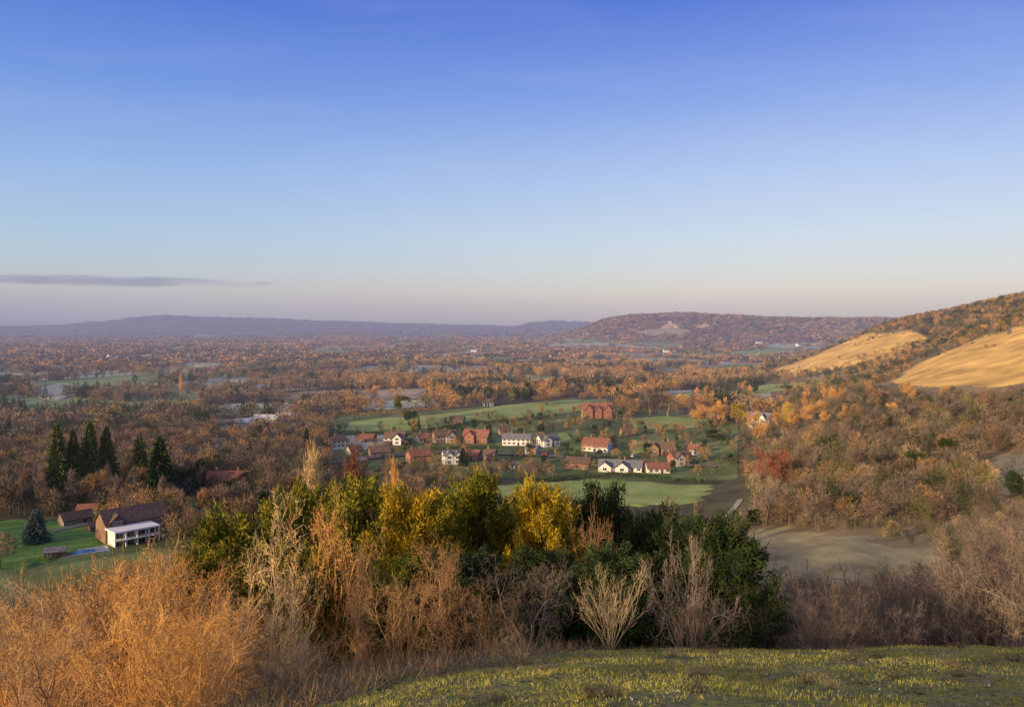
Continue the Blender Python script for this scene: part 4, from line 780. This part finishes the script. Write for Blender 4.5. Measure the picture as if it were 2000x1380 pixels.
# ---------------------------------------------------------------- light, sky, camera
sv=Vector((math.sin(SUN_AZ)*math.cos(SUN_EL),math.cos(SUN_AZ)*math.cos(SUN_EL),math.sin(SUN_EL)))
L=bpy.data.lights.new('sun','SUN'); L.energy=5.0; L.angle=math.radians(.5); L.color=(1,.71,.37); lo=bpy.data.objects.new('sun',L); COL.objects.link(lo); lo.rotation_euler=(-sv).to_track_quat('-Z','Y').to_euler(); lo.location=(0,0,200)
W=bpy.data.worlds.new('World'); S.world=W; W.use_nodes=True; nt=W.node_tree; n=nt.nodes; l=nt.links; n.clear()
out=n.new('ShaderNodeOutputWorld'); sky=n.new('ShaderNodeTexSky'); sky.sky_type='NISHITA'; sky.sun_disc=False; sky.sun_elevation=SUN_EL; sky.sun_rotation=SUN_AZ%(2*math.pi)
def mt(op,a,b=None,c=None):
    q=n.new('ShaderNodeMath'); q.operation=op
    for i,v in enumerate((a,b,c)):
        if v is None: continue
        if isinstance(v,(int,float)): q.inputs[i].default_value=v
        else: l.new(v,q.inputs[i])
    return q.outputs[0]
tc=n.new('ShaderNodeTexCoord'); sx=n.new('ShaderNodeSeparateXYZ'); l.new(tc.outputs['Generated'],sx.inputs[0]); X,Y_,Z=sx.outputs
rho=mt('SQRT',mt('ADD',mt('MULTIPLY',X,X),mt('MULTIPLY',Y_,Y_))); v=mt('DIVIDE',Z,mt('MAXIMUM',rho,.001))
def ramp(fac,els):
    r=n.new('ShaderNodeValToRGB'); l.new(fac,r.inputs[0]); e=r.color_ramp.elements
    e[0].position=els[0][0]; e[0].color=c4(els[0][1]); e[1].position=els[-1][0]; e[1].color=c4(els[-1][1])
    for p,c in els[1:-1]: q=e.new(p); q.color=c4(c)
    return r.outputs[0]
vv=mt('MULTIPLY',v,2)
rl=ramp(vv,[(0,(.34,.33,.48)),(.045,(.44,.42,.52)),(.085,(.53,.52,.56)),(.135,(.51,.59,.68)),(.21,(.45,.60,.78)),(.36,(.33,.50,.85)),(.56,(.18,.33,.80)),(.81,(.078,.18,.69)),(1,(.10,.18,.5))])
rr=ramp(vv,[(0,(.49,.44,.50)),(.045,(.61,.55,.56)),(.085,(.73,.67,.63)),(.135,(.71,.73,.74)),(.21,(.65,.74,.86)),(.36,(.49,.62,.91)),(.56,(.26,.40,.86)),(.81,(.095,.195,.72)),(1,(.10,.18,.5))])
fx=n.new('ShaderNodeMapRange'); fx.interpolation_type='SMOOTHSTEP'; fx.inputs[1].default_value=-.6; fx.inputs[2].default_value=.45; l.new(X,fx.inputs[0])
mx=n.new('ShaderNodeMix'); mx.data_type='RGBA'; l.new(fx.outputs[0],mx.inputs[0]); l.new(rl,mx.inputs[6]); l.new(rr,mx.inputs[7])
ym=mt('MAXIMUM',Y_,.05); u=mt('DIVIDE',X,ym); w_=mt('DIVIDE',Z,ym)
nz=n.new('ShaderNodeTexNoise'); nz.inputs['Scale'].default_value=1; nz.inputs['Detail'].default_value=5; cb=n.new('ShaderNodeCombineXYZ'); l.new(mt('MULTIPLY',u,14),cb.inputs[0]); l.new(mt('MULTIPLY',w_,160),cb.inputs[1]); l.new(cb.outputs[0],nz.inputs['Vector'])
wc=mt('ADD',w_,mt('MULTIPLY_ADD',u,.018,-.0465))
dv=mt('DIVIDE',wc,.0075); du=mt('DIVIDE',mt('ADD',u,.53),.22)
e=mt('SUBTRACT',1,mt('ADD',mt('MULTIPLY',dv,dv),mt('MULTIPLY',du,du))); e=mt('ADD',e,mt('MULTIPLY',mt('SUBTRACT',nz.outputs[0],.5),1.8))
cf=n.new('ShaderNodeMapRange'); cf.interpolation_type='SMOOTHSTEP'; cf.inputs[1].default_value=-.1; cf.inputs[2].default_value=.9; cf.inputs[4].default_value=.75; l.new(e,cf.inputs[0])
m2=n.new('ShaderNodeMix'); m2.data_type='RGBA'; l.new(cf.outputs[0],m2.inputs[0]); l.new(mx.outputs[2],m2.inputs[6]); m2.inputs[7].default_value=(.29,.30,.44,1)
nc=n.new('ShaderNodeTexNoise'); nc.inputs['Scale'].default_value=1; nc.inputs['Detail'].default_value=6; cb2=n.new('ShaderNodeCombineXYZ'); l.new(mt('MULTIPLY',mt('ADD',u,mt('MULTIPLY',w_,1.2)),2.2),cb2.inputs[0]); l.new(mt('MULTIPLY',w_,14),cb2.inputs[1]); l.new(cb2.outputs[0],nc.inputs['Vector'])
c3=n.new('ShaderNodeMapRange'); c3.inputs[1].default_value=.5; c3.inputs[2].default_value=.85; c3.inputs[4].default_value=.13; l.new(nc.outputs[0],c3.inputs[0])
m3=n.new('ShaderNodeMix'); m3.data_type='RGBA'; l.new(c3.outputs[0],m3.inputs[0]); l.new(m2.outputs[2],m3.inputs[6]); m3.inputs[7].default_value=(.7,.75,.85,1)
dt=n.new('ShaderNodeVectorMath'); dt.operation='DOT_PRODUCT'; l.new(tc.outputs['Generated'],dt.inputs[0]); dt.inputs[1].default_value=tuple(sv)
gm=n.new('ShaderNodeMapRange'); gm.interpolation_type='SMOOTHSTEP'; gm.inputs[1].default_value=.3; gm.inputs[2].default_value=1; gm.inputs[4].default_value=1.0; l.new(dt.outputs['Value'],gm.inputs[0])
m4=n.new('ShaderNodeMix'); m4.data_type='RGBA'; m4.blend_type='ADD'; l.new(gm.outputs[0],m4.inputs[0]); l.new(m3.outputs[2],m4.inputs[6]); m4.inputs[7].default_value=(1.6,1.1,.55,1)
b1=n.new('ShaderNodeBackground'); l.new(m4.outputs[2],b1.inputs[0]); b1.inputs[1].default_value=1
b2=n.new('ShaderNodeBackground'); l.new(sky.outputs[0],b2.inputs[0]); b2.inputs[1].default_value=.1
ms=n.new('ShaderNodeMixShader'); ms.inputs[0].default_value=.1; l.new(b1.outputs[0],ms.inputs[1]); l.new(b2.outputs[0],ms.inputs[2]); l.new(ms.outputs[0],out.inputs[0])
cam=bpy.data.cameras.new('camera'); co=bpy.data.objects.new('camera',cam); COL.objects.link(co); co.location=(0,0,CZ); co.rotation_euler=(math.radians(90),0,0); cam.sensor_width=36; cam.lens=36*F/2000; cam.shift_y=-(690-HR)/2000; cam.clip_start=.1; cam.clip_end=60000
S.camera=co; S.view_settings.view_transform='Standard'; S.view_settings.look='None'; S.view_settings.exposure=0
print('TRI',sum(len(m.polygons) for m in bpy.data.meshes),'OBJ',len(bpy.data.objects))
